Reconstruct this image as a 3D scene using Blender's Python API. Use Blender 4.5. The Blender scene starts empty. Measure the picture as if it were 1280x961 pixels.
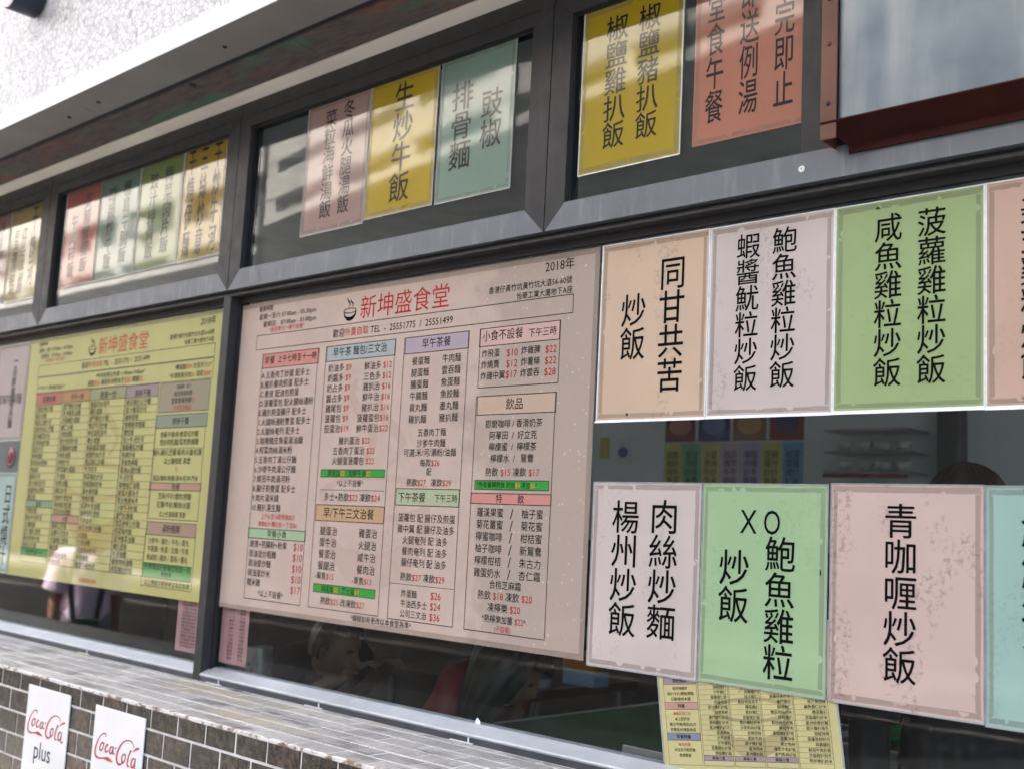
import bpy, bmesh, math, random
import numpy as np
from mathutils import Vector, Matrix, noise as mnoise

random.seed(11)
SC = bpy.context.scene
COL = SC.collection
RAD = math.radians

# ---------------------------------------------------------------- camera
cd = bpy.data.cameras.new('camera')
cam = bpy.data.objects.new('camera', cd)
COL.objects.link(cam)
_R = [[0.731053, -0.680605, 0.048357], [0.680415, 0.721884, -0.126173], [0.050966, 0.125142, 0.990829]]
cam.matrix_world = Matrix(((_R[0][0], _R[0][2], -_R[0][1], 1.7200),
                           (_R[1][0], _R[1][2], -_R[1][1], -2.1251),
                           (_R[2][0], _R[2][2], -_R[2][1], 1.5500), (0, 0, 0, 1)))
cd.sensor_width = 36.0
cd.lens = 40.27
cd.clip_start = 0.05
cd.clip_end = 600
cd.dof.use_dof = True
cd.dof.focus_distance = 2.5
cd.dof.aperture_fstop = 3.8
SC.camera = cam

# ---------------------------------------------------------------- sky and sun
SUN_EL, SUN_AZ = 52.0, -35.0          # azimuth measured from +Y (behind the shop) towards +X
w = bpy.data.worlds.new('World'); SC.world = w; w.use_nodes = True
nt = w.node_tree
sky = nt.nodes.new('ShaderNodeTexSky'); sky.sky_type = 'NISHITA'; sky.sun_disc = False
sky.sun_elevation = RAD(SUN_EL); sky.sun_rotation = RAD(SUN_AZ)
sky.air_density = .7; sky.dust_density = 7.0; sky.ozone_density = .6
bg = nt.nodes['Background']; bg.inputs['Strength'].default_value = 0.15
wm = nt.nodes.new('ShaderNodeMix'); wm.data_type = 'RGBA'; wm.blend_type = 'MULTIPLY'; wm.inputs[0].default_value = 1.0   # thin high cloud: a little less blue
wm.inputs[7].default_value = (1.09, 1.0, .86, 1)
nt.links.new(sky.outputs['Color'], wm.inputs[6]); nt.links.new(wm.outputs[2], bg.inputs['Color'])
sl = bpy.data.lights.new('sun', 'SUN'); sl.energy = 4.0; sl.angle = RAD(0.5); sl.color = (1.0, .95, .88)
so = bpy.data.objects.new('sun', sl); COL.objects.link(so)
sd = Vector((math.sin(RAD(SUN_AZ))*math.cos(RAD(SUN_EL)), math.cos(RAD(SUN_AZ))*math.cos(RAD(SUN_EL)), math.sin(RAD(SUN_EL))))
so.rotation_euler = sd.to_track_quat('Z', 'Y').to_euler()
vs = SC.view_settings
vs.view_transform = 'Standard'; vs.look = 'None'; vs.gamma = 1.0; vs.use_curve_mapping = False
vs.exposure = 3.13
SC.cycles.use_denoising = True
SC.cycles.max_bounces = 10
SC.cycles.transparent_max_bounces = 24
SC.cycles.sample_clamp_indirect = 6.0

# ---------------------------------------------------------------- materials
def new_mat(name):
    m = bpy.data.materials.new(name); m.use_nodes = True
    m.node_tree.nodes.clear()
    out = m.node_tree.nodes.new('ShaderNodeOutputMaterial')
    return m, m.node_tree, out
def N(nt, t, **kw):
    n = nt.nodes.new(t)
    for k, v in kw.items():
        if k in n.inputs: n.inputs[k].default_value = v
        else: setattr(n, k, v)
    return n
def L(nt, a, b): nt.links.new(a, b)
def coords(nt, scale=(1, 1, 1), kind='Object'):
    tc = N(nt, 'ShaderNodeTexCoord'); mp = N(nt, 'ShaderNodeMapping')
    mp.inputs['Scale'].default_value = scale
    L(nt, tc.outputs[kind], mp.inputs['Vector']); return mp.outputs['Vector']
def noise(nt, vec, scale, detail=4, rough=.55):
    n = N(nt, 'ShaderNodeTexNoise'); n.inputs['Scale'].default_value = scale
    n.inputs['Detail'].default_value = detail; n.inputs['Roughness'].default_value = rough
    L(nt, vec, n.inputs['Vector']); return n.outputs['Fac']
def ramp(nt, fac, stops):
    r = N(nt, 'ShaderNodeValToRGB'); e = r.color_ramp.elements
    while len(e) < len(stops): e.new(.5)
    for k, (p, c) in enumerate(stops):
        e[k].position = p; e[k].color = (*c, 1) if len(c) == 3 else c
    L(nt, fac, r.inputs['Fac']); return r.outputs['Color']
def grey(v): return (v, v, v)
def mix(nt, fac, a, b, mode='MIX'):
    m = N(nt, 'ShaderNodeMix', data_type='RGBA', blend_type=mode)
    for s, v in ((0, fac), (6, a), (7, b)):
        if isinstance(v, (int, float)): m.inputs[s].default_value = v
        elif isinstance(v, tuple): m.inputs[s].default_value = (*v, 1)
        else: L(nt, v, m.inputs[s])
    return m.outputs[2]
def math2(nt, op, a, b):
    m = N(nt, 'ShaderNodeMath', operation=op)
    for s, v in ((0, a), (1, b)):
        if isinstance(v, (int, float)): m.inputs[s].default_value = v
        else: L(nt, v, m.inputs[s])
    return m.outputs[0]
def bump(nt, h, strength, dist=.002):
    b = N(nt, 'ShaderNodeBump'); b.inputs['Strength'].default_value = strength; b.inputs['Distance'].default_value = dist
    L(nt, h, b.inputs['Height']); return b.outputs['Normal']
def bsdf(nt, out, color, rough=.5, metal=0.0, coat=0.0, coat_ior=1.5, coat_rough=.03, normal=None, spec=.5, alpha=1.0, sheen=0, coat_normal=None):
    p = N(nt, 'ShaderNodeBsdfPrincipled')
    if isinstance(color, tuple): p.inputs['Base Color'].default_value = (*color, 1)
    else: L(nt, color, p.inputs['Base Color'])
    if isinstance(rough, (int, float)): p.inputs['Roughness'].default_value = rough
    else: L(nt, rough, p.inputs['Roughness'])
    p.inputs['Metallic'].default_value = metal
    p.inputs['Coat Weight'].default_value = coat; p.inputs['Coat IOR'].default_value = coat_ior
    p.inputs['Coat Roughness'].default_value = coat_rough
    p.inputs['Specular IOR Level'].default_value = spec
    p.inputs['Alpha'].default_value = alpha
    if sheen: p.inputs['Sheen Weight'].default_value = sheen
    if normal is not None: L(nt, normal, p.inputs['Normal'])
    if coat_normal is not None: L(nt, coat_normal, p.inputs['Coat Normal'])
    L(nt, p.outputs['BSDF'], out.inputs['Surface']); return p
_simple = {}
def plain(name, color, rough=.5, metal=0.0, var=.12, vscale=8.0, coat=0.0, bmp=0.0, bscale=60, spec=.5, alpha=1.0, coat_ior=1.5):
    if name in _simple: return _simple[name]
    m, nt, out = new_mat(name)
    v = coords(nt)
    a = noise(nt, v, vscale, 5)
    lo = tuple(c*(1-var) for c in color); hi = tuple(min(1, c*(1+var)) for c in color)
    c = ramp(nt, a, [(.3, lo), (.7, hi)])
    nm = bump(nt, noise(nt, v, bscale, 3), bmp, .004) if bmp else None
    bsdf(nt, out, c, rough, metal, coat, normal=nm, spec=spec, alpha=alpha, coat_ior=coat_ior)
    _simple[name] = m; return m

def paper_mat(name, color, stain=0.0, coat=.5, coat_ior=1.45, seed=0.0, aged=0.0, film_bump=.16):
    """laminated printed sheet: faint mottling, water stains, a clear film on top that is never quite flat"""
    m, nt, out = new_mat(name)
    tc = N(nt, 'ShaderNodeTexCoord'); mp = N(nt, 'ShaderNodeMapping')
    mp.inputs['Location'].default_value = (seed*3.1, 0, seed*1.7)
    L(nt, tc.outputs['Object'], mp.inputs['Vector']); v = mp.outputs['Vector']
    c = ramp(nt, noise(nt, v, 5, 3), [(.3, tuple(x*.95 for x in color)), (.7, tuple(min(1, x*1.04) for x in color))])
    if stain:
        mp2 = N(nt, 'ShaderNodeMapping'); mp2.inputs['Scale'].default_value = (1.5, 1, .55); L(nt, v, mp2.inputs['Vector'])
        blot = ramp(nt, noise(nt, mp2.outputs['Vector'], 8, 2), [(.53, grey(0)), (.58, grey(1))])
        spk = ramp(nt, noise(nt, v, 85, 6, .7), [(.50, grey(0)), (.62, grey(1))])
        f = mix(nt, 1.0, blot, spk, 'MULTIPLY')
        f2 = mix(nt, 1.0, f, grey(stain), 'MULTIPLY')
        c = mix(nt, f2, c, tuple(x*.45*k for x, k in zip(color, (.97, .97, 1.0))))
    if aged:
        # film lifting off the paper: dull blotches with small bubbles, towards the sheet's street end
        sx = N(nt, 'ShaderNodeSeparateXYZ'); L(nt, tc.outputs['Object'], sx.inputs[0])
        side = N(nt, 'ShaderNodeMapRange'); side.inputs['From Min'].default_value = .95; side.inputs['From Max'].default_value = 1.32
        L(nt, sx.outputs['X'], side.inputs['Value'])
        nn = noise(nt, v, 5.5, 4, .6)
        s = math2(nt, 'ADD', math2(nt, 'MULTIPLY', side.outputs[0], .45), nn)
        dull = ramp(nt, s, [(.68, grey(0)), (.80, grey(1))])
        vo = N(nt, 'ShaderNodeTexVoronoi'); vo.inputs['Scale'].default_value = 60; L(nt, v, vo.inputs['Vector'])
        dots = ramp(nt, vo.outputs['Distance'], [(.16, grey(1)), (.24, grey(0))])
        sparse = ramp(nt, noise(nt, v, 30, 2), [(.5, grey(0)), (.58, grey(1))])
        dots = mix(nt, 1.0, dots, sparse, 'MULTIPLY')
        c1 = mix(nt, dull, c, tuple(x*.83*k for x, k in zip(color, (.97, 1.0, 1.0))))
        c2 = mix(nt, mix(nt, 1.0, dull, dots, 'MULTIPLY'), c1, tuple(min(1, x*1.12) for x in color))
        c = c2
    cn = bump(nt, noise(nt, v, 6, 3), film_bump, .004)
    bsdf(nt, out, c, .55, 0, coat, coat_ior, .04, coat_normal=cn, spec=.06)
    return m

def ink(name, color, coat=.0, coat_ior=1.45):
    if name in _simple: return _simple[name]
    m, nt, out = new_mat(name)
    bsdf(nt, out, color, .7, 0, coat, coat_ior, .05, spec=.05)
    _simple[name] = m; return m

def glass_mat(name, dirt=.05, tint=(.92, .95, .955), streak=(14, 14, 1.6)):
    m, nt, out = new_mat(name)
    v = coords(nt)
    lw = N(nt, 'ShaderNodeLayerWeight'); lw.inputs['Blend'].default_value = .5
    nrm = bump(nt, noise(nt, v, 2.2, 2), .03, .01)
    p5 = math2(nt, 'POWER', lw.outputs['Facing'], 5.0)
    fr = math2(nt, 'ADD', math2(nt, 'MULTIPLY', p5, 1.05), .016)
    tr = N(nt, 'ShaderNodeBsdfTransparent'); tr.inputs['Color'].default_value = (*tint, 1)
    gl = N(nt, 'ShaderNodeBsdfGlossy'); gl.inputs['Roughness'].default_value = .0; L(nt, nrm, gl.inputs['Normal'])
    ms = N(nt, 'ShaderNodeMixShader'); L(nt, fr, ms.inputs[0]); L(nt, tr.outputs[0], ms.inputs[1]); L(nt, gl.outputs[0], ms.inputs[2])
    df = N(nt, 'ShaderNodeBsdfDiffuse'); df.inputs['Color'].default_value = (.55, .56, .55, 1)
    vs_ = coords(nt, streak)
    st = ramp(nt, noise(nt, vs_, 3.0, 6, .65), [(.55, grey(0)), (.80, grey(1))])
    sp = ramp(nt, noise(nt, v, 180, 2), [(.66, grey(0)), (.72, grey(1))])
    d = math2(nt, 'ADD', math2(nt, 'MULTIPLY', st, dirt), math2(nt, 'MULTIPLY', sp, dirt*1.2))
    d = math2(nt, 'ADD', d, dirt*.02)
    m2 = N(nt, 'ShaderNodeMixShader'); L(nt, d, m2.inputs[0]); L(nt, ms.outputs[0], m2.inputs[1]); L(nt, df.outputs[0], m2.inputs[2])
    L(nt, m2.outputs[0], out.inputs['Surface'])
    return m

def frame_mat(name, base, metal=.25, rough=.42, dirt=.5, spec=.5):
    m, nt, out = new_mat(name)
    v = coords(nt); vz = coords(nt, (40, 40, 5))
    a = noise(nt, v, 3, 5)
    c = ramp(nt, a, [(.3, tuple(x*.85 for x in base)), (.7, tuple(x*1.12 for x in base))])
    run = ramp(nt, noise(nt, vz, 1.0, 5, .7), [(.52, grey(0)), (.8, grey(1))])
    c = mix(nt, mix(nt, 1.0, run, grey(dirt), 'MULTIPLY'), c, tuple(min(1, x*1.45+.03) for x in base))
    r = ramp(nt, noise(nt, v, 25, 4), [(.3, grey(rough-.08)), (.7, grey(rough+.12))])
    bsdf(nt, out, c, r, metal, spec=spec, normal=bump(nt, noise(nt, v, 120, 2), .05, .001))
    return m

# ---------------------------------------------------------------- mesh helpers
class MB:
    """collects shapes and links them as ONE mesh object"""
    def __init__(s): s.v = []; s.f = []; s.mi = []; s.sm = []
    def poly(s, pts, mi=0):
        n = len(s.v); s.v += [tuple(p) for p in pts]; s.f.append(tuple(range(n, n+len(pts)))); s.mi.append(mi); s.sm.append(False)
    def add(s, vs, fs, mi=0, smooth=False):
        n = len(s.v); s.v += [tuple(p) for p in vs]
        for f in fs: s.f.append(tuple(i+n for i in f)); s.mi.append(mi); s.sm.append(smooth)
    def box(s, a, b, mi=0, bev=0.0, M=None):
        x0, y0, z0 = (min(a[i], b[i]) for i in range(3)); x1, y1, z1 = (max(a[i], b[i]) for i in range(3))
        if bev <= 0:
            vs = [(x0,y0,z0),(x1,y0,z0),(x1,y1,z0),(x0,y1,z0),(x0,y0,z1),(x1,y0,z1),(x1,y1,z1),(x0,y1,z1)]
            fs = [(0,3,2,1),(4,5,6,7),(0,1,5,4),(1,2,6,5),(2,3,7,6),(3,0,4,7)]
        else:
            bm = bmesh.new(); bmesh.ops.create_cube(bm, size=1)
            for q in bm.verts: q.co = ((x0+x1)/2+q.co.x*(x1-x0), (y0+y1)/2+q.co.y*(y1-y0), (z0+z1)/2+q.co.z*(z1-z0))
            bmesh.ops.bevel(bm, geom=bm.edges[:], offset=min(bev, .45*min(x1-x0, y1-y0, z1-z0)), segments=2, affect='EDGES', profile=.5)
            bm.verts.index_update()
            vs = [tuple(q.co) for q in bm.verts]; fs = [tuple(q.index for q in f.verts) for f in bm.faces]; bm.free()
        if M is not None: vs = [tuple(M @ Vector(q)) for q in vs]
        s.add(vs, fs, mi)
    def tube(s, pts, r, seg=10, mi=0, cap=True, smooth=True):
        pts = [Vector(p) for p in pts]; rs = r if isinstance(r, (list, tuple)) else [r]*len(pts)
        vs = []; fs = []
        up = None
        for i, p in enumerate(pts):
            d = (pts[min(i+1, len(pts)-1)]-pts[max(i-1, 0)]).normalized()
            if up is None: up = d.orthogonal().normalized()
            up = (up-d*up.dot(d)).normalized(); sd_ = d.cross(up)
            for k in range(seg):
                a = 2*math.pi*k/seg
                vs.append(p+(up*math.cos(a)+sd_*math.sin(a))*rs[i])
        for i in range(len(pts)-1):
            for k in range(seg):
                fs.append((i*seg+k, i*seg+(k+1) % seg, (i+1)*seg+(k+1) % seg, (i+1)*seg+k))
        s.add(vs, fs, mi, smooth)
        if cap:
            n = len(vs)
            s.add(vs[:seg], [tuple(range(seg))[::-1]], mi); s.add(vs[n-seg:], [tuple(range(seg))], mi)
    def lathe(s, prof, c, seg=24, mi=0, smooth=True):
        vs = []; fs = []
        for (r, z) in prof:
            for k in range(seg):
                a = 2*math.pi*k/seg; vs.append((c[0]+r*math.cos(a), c[1]+r*math.sin(a), c[2]+z))
        for i in range(len(prof)-1):
            for k in range(seg): fs.append((i*seg+k, i*seg+(k+1) % seg, (i+1)*seg+(k+1) % seg, (i+1)*seg+k))
        s.add(vs, fs, mi, smooth)
    def build(s, name, mats, parent=None, loc=(0, 0, 0)):
        me = bpy.data.meshes.new(name)
        me.from_pydata([(a-loc[0], b-loc[1], c-loc[2]) for a, b, c in s.v], [], s.f)
        for m in (mats if isinstance(mats, (list, tuple)) else [mats]): me.materials.append(m)
        me.polygons.foreach_set('material_index', s.mi); me.polygons.foreach_set('use_smooth', s.sm)
        me.update()
        o = bpy.data.objects.new(name, me); COL.objects.link(o); o.location = loc
        if parent is not None: attach(o, parent)
        return o
def world_loc(o):
    v = Vector((0, 0, 0))
    while o is not None: v += o.location; o = o.parent
    return v
def attach(o, parent):
    """parents are only ever moved, never turned, so taking the parent's place off keeps the child where it was built"""
    o.location = Vector(o.location)-world_loc(parent); o.parent = parent
def empty(name, loc):
    o = bpy.data.objects.new(name, None); COL.objects.link(o); o.location = loc; o.empty_display_size = .1; return o
def tag(o, label, cat, group=None):
    o['label'] = label; o['category'] = cat
    if group: o['group'] = group
    return o

# ---------------------------------------------------------------- lettering
_gl = {}
def _raw(s, res):
    c = bpy.data.curves.new('t', 'FONT'); c.body = s; c.resolution_u = res
    o = bpy.data.objects.new('t', c); COL.objects.link(o)
    dg = bpy.context.evaluated_depsgraph_get(); me = bpy.data.meshes.new_from_object(o.evaluated_get(dg))
    v = [(q.co.x, q.co.y) for q in me.vertices]; f = [tuple(p.vertices) for p in me.polygons]
    bpy.data.objects.remove(o); bpy.data.curves.remove(c); bpy.data.meshes.remove(me)
    return v, f
def glyph(ch, res=2):
    k = (ch, res)
    if k not in _gl:
        if ch == ' ': _gl[k] = ([], [], .278)
        else:
            v, f = _raw(ch, res)
            if ord(ch) > 0x2000: adv = 1.0
            else: adv = max(x for x, y in _raw(ch+'l', 1)[0])-.154   # the advance: where a following l would start
            _gl[k] = (v, f, adv)
    return _gl[k]
def text_width(s): return sum(glyph(c)[2] for c in s if c not in '~@')
INKS = {'k': 0, 'r': 1, 'o': 2}
def put_line(mb, s, align, x, z, em, sx, col, y, res=2, P=None):
    """one horizontal line; z is the middle of the line; ~ switches to red and back, @ to orange"""
    wd = text_width(s)*em*sx
    if align == 'r': x -= wd
    elif align == 'c': x -= wd/2
    cur = INKS[col]; base = cur
    for c in s:
        if c == '~': cur = 1 if cur != 1 else base; continue
        if c == '@': cur = 2 if cur != 2 else base; continue
        v, f, a = glyph(c, res)
        vv = [(x+px*em*sx, y, z+(py_-.37)*em) for px, py_ in v]
        if P: vv = [P(q) for q in vv]
        mb.add(vv, f, cur); x += a*em*sx
def put_column(mb, s, x, z0, pitch, wd, y, mi=0, res=3):
    """vertical writing: x is the column's middle, z0 the first character's middle"""
    em = pitch*1.04 if pitch > .03 else .06
    sx = wd/(.90*em)
    for i, c in enumerate(s):
        v, f, a = glyph(c, res)
        for k, (ox, oz) in enumerate(((-.006, -.005), (.008, .001), (-.001, .007)) if res >= 3 else ((0, 0),)):      # the large card lettering is printed heavier
            mb.add([(x+(px-a/2+ox)*em*sx, y-k*.00003, z0-i*pitch+(py_-.37+oz)*em) for px, py_ in v], f, mi)

# ================================================================ SETTING
M_frame = frame_mat('window frame grey', (.036, .036, .037), .0, .5, .35, .28)
M_frame_rail = frame_mat('pale streaked frame rail', (.135, .147, .167), .2, .45, .8)  # bottom rails: paler, bluer base colour with more pale runs
M_frame_lo = frame_mat('sill rail aluminium', (.50, .52, .54), .3, .42, .3)
M_black = plain('black rubber', (.012, .012, .014), .6)
M_glass_lo = glass_mat('shop glass', .030)
M_glass_up = glass_mat('transom glass', .030, streak=(22, 22, 1.2))

def mosaic():
    m, nt, out = new_mat('white crazed mosaic'); v = coords(nt)
    vo = N(nt, 'ShaderNodeTexVoronoi', feature='DISTANCE_TO_EDGE'); vo.inputs['Scale'].default_value = 40; L(nt, v, vo.inputs['Vector'])
    vc = N(nt, 'ShaderNodeTexVoronoi'); vc.inputs['Scale'].default_value = 40; L(nt, v, vc.inputs['Vector'])
    chip = ramp(nt, vc.outputs['Color'], [(.0, (.50, .50, .49)), (.5, (.63, .63, .62)), (1, (.72, .72, .71))])
    dirt = ramp(nt, noise(nt, coords(nt, (1.5, 1.5, .35)), 2.2, 6, .65), [(.45, grey(1)), (.75, grey(.80))])
    chip = mix(nt, 1.0, chip, dirt, 'MULTIPLY')
    e = ramp(nt, vo.outputs['Distance'], [(.015, grey(0)), (.075, grey(1))])
    c = mix(nt, e, (.30, .30, .305), chip)
    bsdf(nt, out, c, .4, normal=bump(nt, e, .7, .003)); return m
def plywood():
    m, nt, out = new_mat('weathered plywood'); v = coords(nt, (1.0, 3.5, 1)); v2 = coords(nt, (3, 14, 3))
    base = ramp(nt, noise(nt, v2, 3.5, 6, .7), [(.25, (.045, .04, .042)), (.5, (.11, .09, .085)), (.8, (.18, .145, .13))])
    g = ramp(nt, noise(nt, v, 2.6, 4), [(.54, grey(0)), (.68, grey(.75))])
    r = ramp(nt, noise(nt, coords(nt, (1.2, 4, 1)), 3.3, 4, .6), [(.55, grey(0)), (.70, grey(.7))])
    c = mix(nt, g, base, (.035, .20, .11)); c = mix(nt, r, c, (.30, .085, .05))
    bsdf(nt, out, c, .8, normal=bump(nt, noise(nt, v2, 9, 5), .3, .003)); return m
M_mosaic = mosaic(); M_ply = plywood()
M_white = plain('white painted metal', (.62, .65, .68), .35, vscale=3, var=.05)
M_soffit = plain('grey soffit sheet', (.25, .243, .235), .42, .2, vscale=4, var=.12, bmp=.06, bscale=6)
M_cream = plain('cream painted batten', (.88, .83, .74), .6, vscale=3, var=.06)
M_navy = plain('dark blue gap strip', (.012, .02, .035), .6)

def tile_mat(name, k, warm):
    m, nt, out = new_mat(name); v = coords(nt)
    a = ramp(nt, noise(nt, v, 55, 6, .75), [(.34, (.018*k, .016*k, .018*k)), (.46, (.050*k, .042*k, .038*k)), (.56, (.125*k*warm, .095*k, .070*k)), (.70, (.22*k*warm, .175*k, .13*k))])
    b = ramp(nt, noise(nt, v, 9, 3), [(.4, grey(.75)), (.65, grey(1.1))])
    c = mix(nt, 1.0, a, b, 'MULTIPLY')
    bsdf(nt, out, c, .24, spec=.5, normal=bump(nt, noise(nt, v, 70, 3), .15, .001)); return m
TILES = [tile_mat('speckled brown tile', 0.64, 1.0), tile_mat('speckled rust tile', 0.74, 1.2), tile_mat('speckled slate tile', .55, .85), tile_mat('speckled olive tile', .68, 1.0)]
def skylit_tile(name, k):  # sky brightness on the level sill put into a pale tile colour
    m, nt, out = new_mat(name); v = coords(nt); vl = coords(nt, (.55, 2.4, 1))
    a = ramp(nt, noise(nt, v, 60, 6, .7), [(.35, (.33*k, .32*k, .31*k)), (.65, (.56*k, .55*k, .53*k))])
    soot = ramp(nt, noise(nt, coords(nt, (1, 2.2, 1)), 5.0, 5, .6), [(.52, grey(0)), (.68, grey(.8))])
    yel = ramp(nt, noise(nt, vl, 2.6, 5, .6), [(.55, grey(0)), (.66, grey(.7))])
    c = mix(nt, soot, a, (.075, .07, .075)); c = mix(nt, yel, c, (.50, .44, .27))
    bsdf(nt, out, c, .36, spec=.5, normal=bump(nt, noise(nt, v, 60, 3), .2, .001)); return m
SILLT = [skylit_tile('skylit sill tile', 1.0), skylit_tile('pale sill tile', 1.18), skylit_tile('dull sill tile', .86)]
def grout_mat():
    m, nt, out = new_mat('white grout'); v = coords(nt)
    c = ramp(nt, noise(nt, v, 14, 5, .65), [(.3, (.50, .48, .46)), (.5, (.70, .68, .67)), (.8, (.80, .79, .78))])
    bsdf(nt, out, c, .8, normal=bump(nt, noise(nt, v, 120, 3), .3, .002)); return m
M_grout = grout_mat()
def edge_mat():
    m, nt, out = new_mat('chipped mortar edge'); v = coords(nt, (1, 1.5, 1.5))
    ch = ramp(nt, noise(nt, v, 26, 6, .7), [(.50, grey(0)), (.58, grey(1))])
    br = ramp(nt, noise(nt, v, 60, 4, .7), [(.35, (.13, .08, .06)), (.6, (.36, .27, .18))])
    c = mix(nt, ch, (.74, .72, .70), br)
    bsdf(nt, out, c, .8, normal=bump(nt, noise(nt, v, 60, 5), .6, .004)); return m

# ---- ground
def asphalt(name, b):
    m, nt, out = new_mat(name); v = coords(nt)
    c = ramp(nt, noise(nt, v, 1.2, 6), [(.3, grey(b*.8)), (.7, grey(b*1.25))])
    c = mix(nt, ramp(nt, noise(nt, v, 220, 2), [(.4, grey(0)), (.7, grey(.35))]), c, grey(b*2.2))
    bsdf(nt, out, c, .85, normal=bump(nt, noise(nt, v, 200, 2), .3, .004)); return m
def paving():
    m, nt, out = new_mat('concrete paving'); v = coords(nt)
    b = N(nt, 'ShaderNodeTexBrick'); b.inputs['Scale'].default_value = 1; b.inputs['Brick Width'].default_value = .4; b.inputs['Row Height'].default_value = .4
    b.inputs['Mortar Size'].default_value = .006; b.inputs['Color1'].default_value = (.24, .235, .22, 1); b.inputs['Color2'].default_value = (.29, .28, .265, 1); b.inputs['Mortar'].default_value = (.1, .1, .1, 1)
    L(nt, v, b.inputs['Vector'])
    c = mix(nt, 1.0, b.outputs['Color'], ramp(nt, noise(nt, v, 1.5, 6), [(.3, grey(.75)), (.7, grey(1))]), 'MULTIPLY')
    bsdf(nt, out, c, .85); return m
def structure(name, mb, mats):
    o = mb.build(name, mats); o['kind'] = 'structure'; return o
q = MB(); q.box((-150, -150, -.30), (150, 60, -.12)); q.poly([(-150, -9.003, -.116), (150, -9.003, -.116), (150, -8.85, -.116), (-150, -8.85, -.116)], 1)
structure('road', q, [asphalt('asphalt', .045), plain('white road paint', (.7, .7, .68), .7)])
q = MB(); q.box((-150, -3.0, -.12), (150, -.40, 0)); q.box((-150, -3.15, -.12), (150, -3.0, .003)); structure('pavement', q, paving())
q = MB(); q.box((-150, -13.2, -.12), (150, -10.6, .0)); structure('far_pavement', q, paving())

# ---- the restaurant building
shop = tag(empty('restaurant_building', (-1.0, -.44, 0)), 'restaurant building with white mosaic upper wall, grey framed windows and brown tiled wall', 'building')
def sof(y): return 2.931+.1265*(-.06-y)
XA, XB = -6.0, 6.5
q = MB(); q.box((XA, -.385, 3.04), (XB, -.12, 18)); q.box((XA, -.12, 3.02), (XB, 6.2, 3.2)); q.box((XA, 6.0, 0), (XB, 6.2, 18)); q.box((XA, -.12, 17.8), (XB, 6.0, 18))
q.build('mosaic_wall', M_mosaic, shop)
q = MB(); q.box((XA, -.402, 2.974), (XB, -.3855, 3.043), bev=.002); q.box((XA, -.395, 3.0432), (XB, -.386, 3.047)); q.build('fascia', M_white, shop)
def slab(mb, x0, x1, ya, yb, t=.012, dz=0, mi=0):
    za, zb = sof(ya)+dz, sof(yb)+dz
    vs = [(x0, ya, za), (x1, ya, za), (x1, yb, zb), (x0, yb, zb)]; vs += [(a, b, c+t) for a, b, c in vs]
    mb.add(vs, [(0,1,2,3),(4,7,6,5),(0,4,5,1),(1,5,6,2),(2,6,7,3),(3,7,4,0)], mi)
can = MB()
xs = [XA, -4.34, -2.142, .05, 2.3, XB]
for a, b in zip(xs, xs[1:]): slab(can, a+.0015, b-.0015, -.4005, -.268)
soffit = can.build('soffit_panel', M_soffit, shop)
for x, y in ((-1.254, -.325), (-2.043, -.329), (-2.282, -.319), (-3.1, -.325), (-3.9, -.325), (-.45, -.325), (.4, -.327)):
    s = MB(); s.lathe([(0, -.004), (.005, -.004), (.0075, -.002), (.008, .001)], (x, y, sof(y)), 14); s.build('screw', M_black, soffit)
q = MB()
for a, b in ((XA, -3.42), (-3.42, -1.02), (-1.02, 1.4), (1.4, XB)): slab(q, a+.001, b-.001, -.242, -.119, dz=.002)
ply = q.build('plywood_soffit', M_ply, shop)
s = MB(); s.lathe([(0, -.002), (.012, -.002), (.014, .001)], (-1.592, -.228, sof(-.228)+.002), 14); s.build('bolt', M_black, ply)
q = MB(); slab(q, XA, XB, -.267, -.243, dz=.010); slab(q, XA, XB, -.1185, -.112, dz=.006); q.build('soffit_gap', M_navy, shop)  # recessed plates coloured dark for the gaps between soffit boards
q = MB()
for a, b in ((XA, -4.9), (-4.9, -2.86), (-2.86, -1.34), (-1.34, .1), (.1, 1.6), (1.6, XB)): slab(q, a+.001, b-.001, -.1125, -.0585, dz=-.001)
q.build('ceiling_batten', M_cream, shop)

# sill and tiled wall
YW, ZS = -.428, 1.0215
q = MB(); q.box((-5.9, YW+.0012, .0), (4.5, -.044, ZS-.0011)); q.box((-5.9, -.044, 0), (4.5, .03, 1.020)); q.build('mortar_bed', M_grout, shop)
P_, H_, G_ = .1347, .0687, .0066
rng = random.Random(3)
q = MB()
for r in range(15):
    zt = (1.013 if r == 0 else .961-(r-1)*H_-G_/2); zb = .961-r*H_+G_/2
    if zb < 0: break
    off = -2.107 if r % 2 == 0 else -2.036
    for k in range(-16, 40):
        x0 = off+k*P_
        if x0 > 1.6 or x0 < -4.4: continue
        q.box((x0+G_/2+rng.uniform(-.0008, .0008), YW-rng.uniform(0, .0012), zb), (x0+P_-G_/2, YW+.006, zt), rng.choice((0, 0, 0, 1, 2, 2, 3)), bev=.0016)
q.build('tiled_wall', TILES, shop)
q = MB(); ys = [-.420, -.352, -.284, -.216, -.148, -.080, -.046]
for r in range(6):
    off = -2.03+(.0672 if r % 2 else 0)
    for k in range(-18, 26):
        x0 = off+k*P_
        q.box((x0+.0036, ys[r]+.0036, ZS-.006), (x0+P_-.0036, ys[r+1]-.0036, ZS+rng.uniform(-.0006, .0006)), rng.choice((0, 0, 1, 2)), bev=.0014)
q.build('tiled_sill', SILLT, shop)
q = MB()
for k in range(150):
    x0 = -4.4+k*.04
    d = mnoise.noise((x0*9, 0, 0))*.003
    q.box((x0, YW-.003-d, 1.0145-abs(d)*.7), (x0+.0402, -.4205, 1.0232+d*.3), bev=.0012)
q.build('mortar_edge', edge_mat(), shop)

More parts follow.
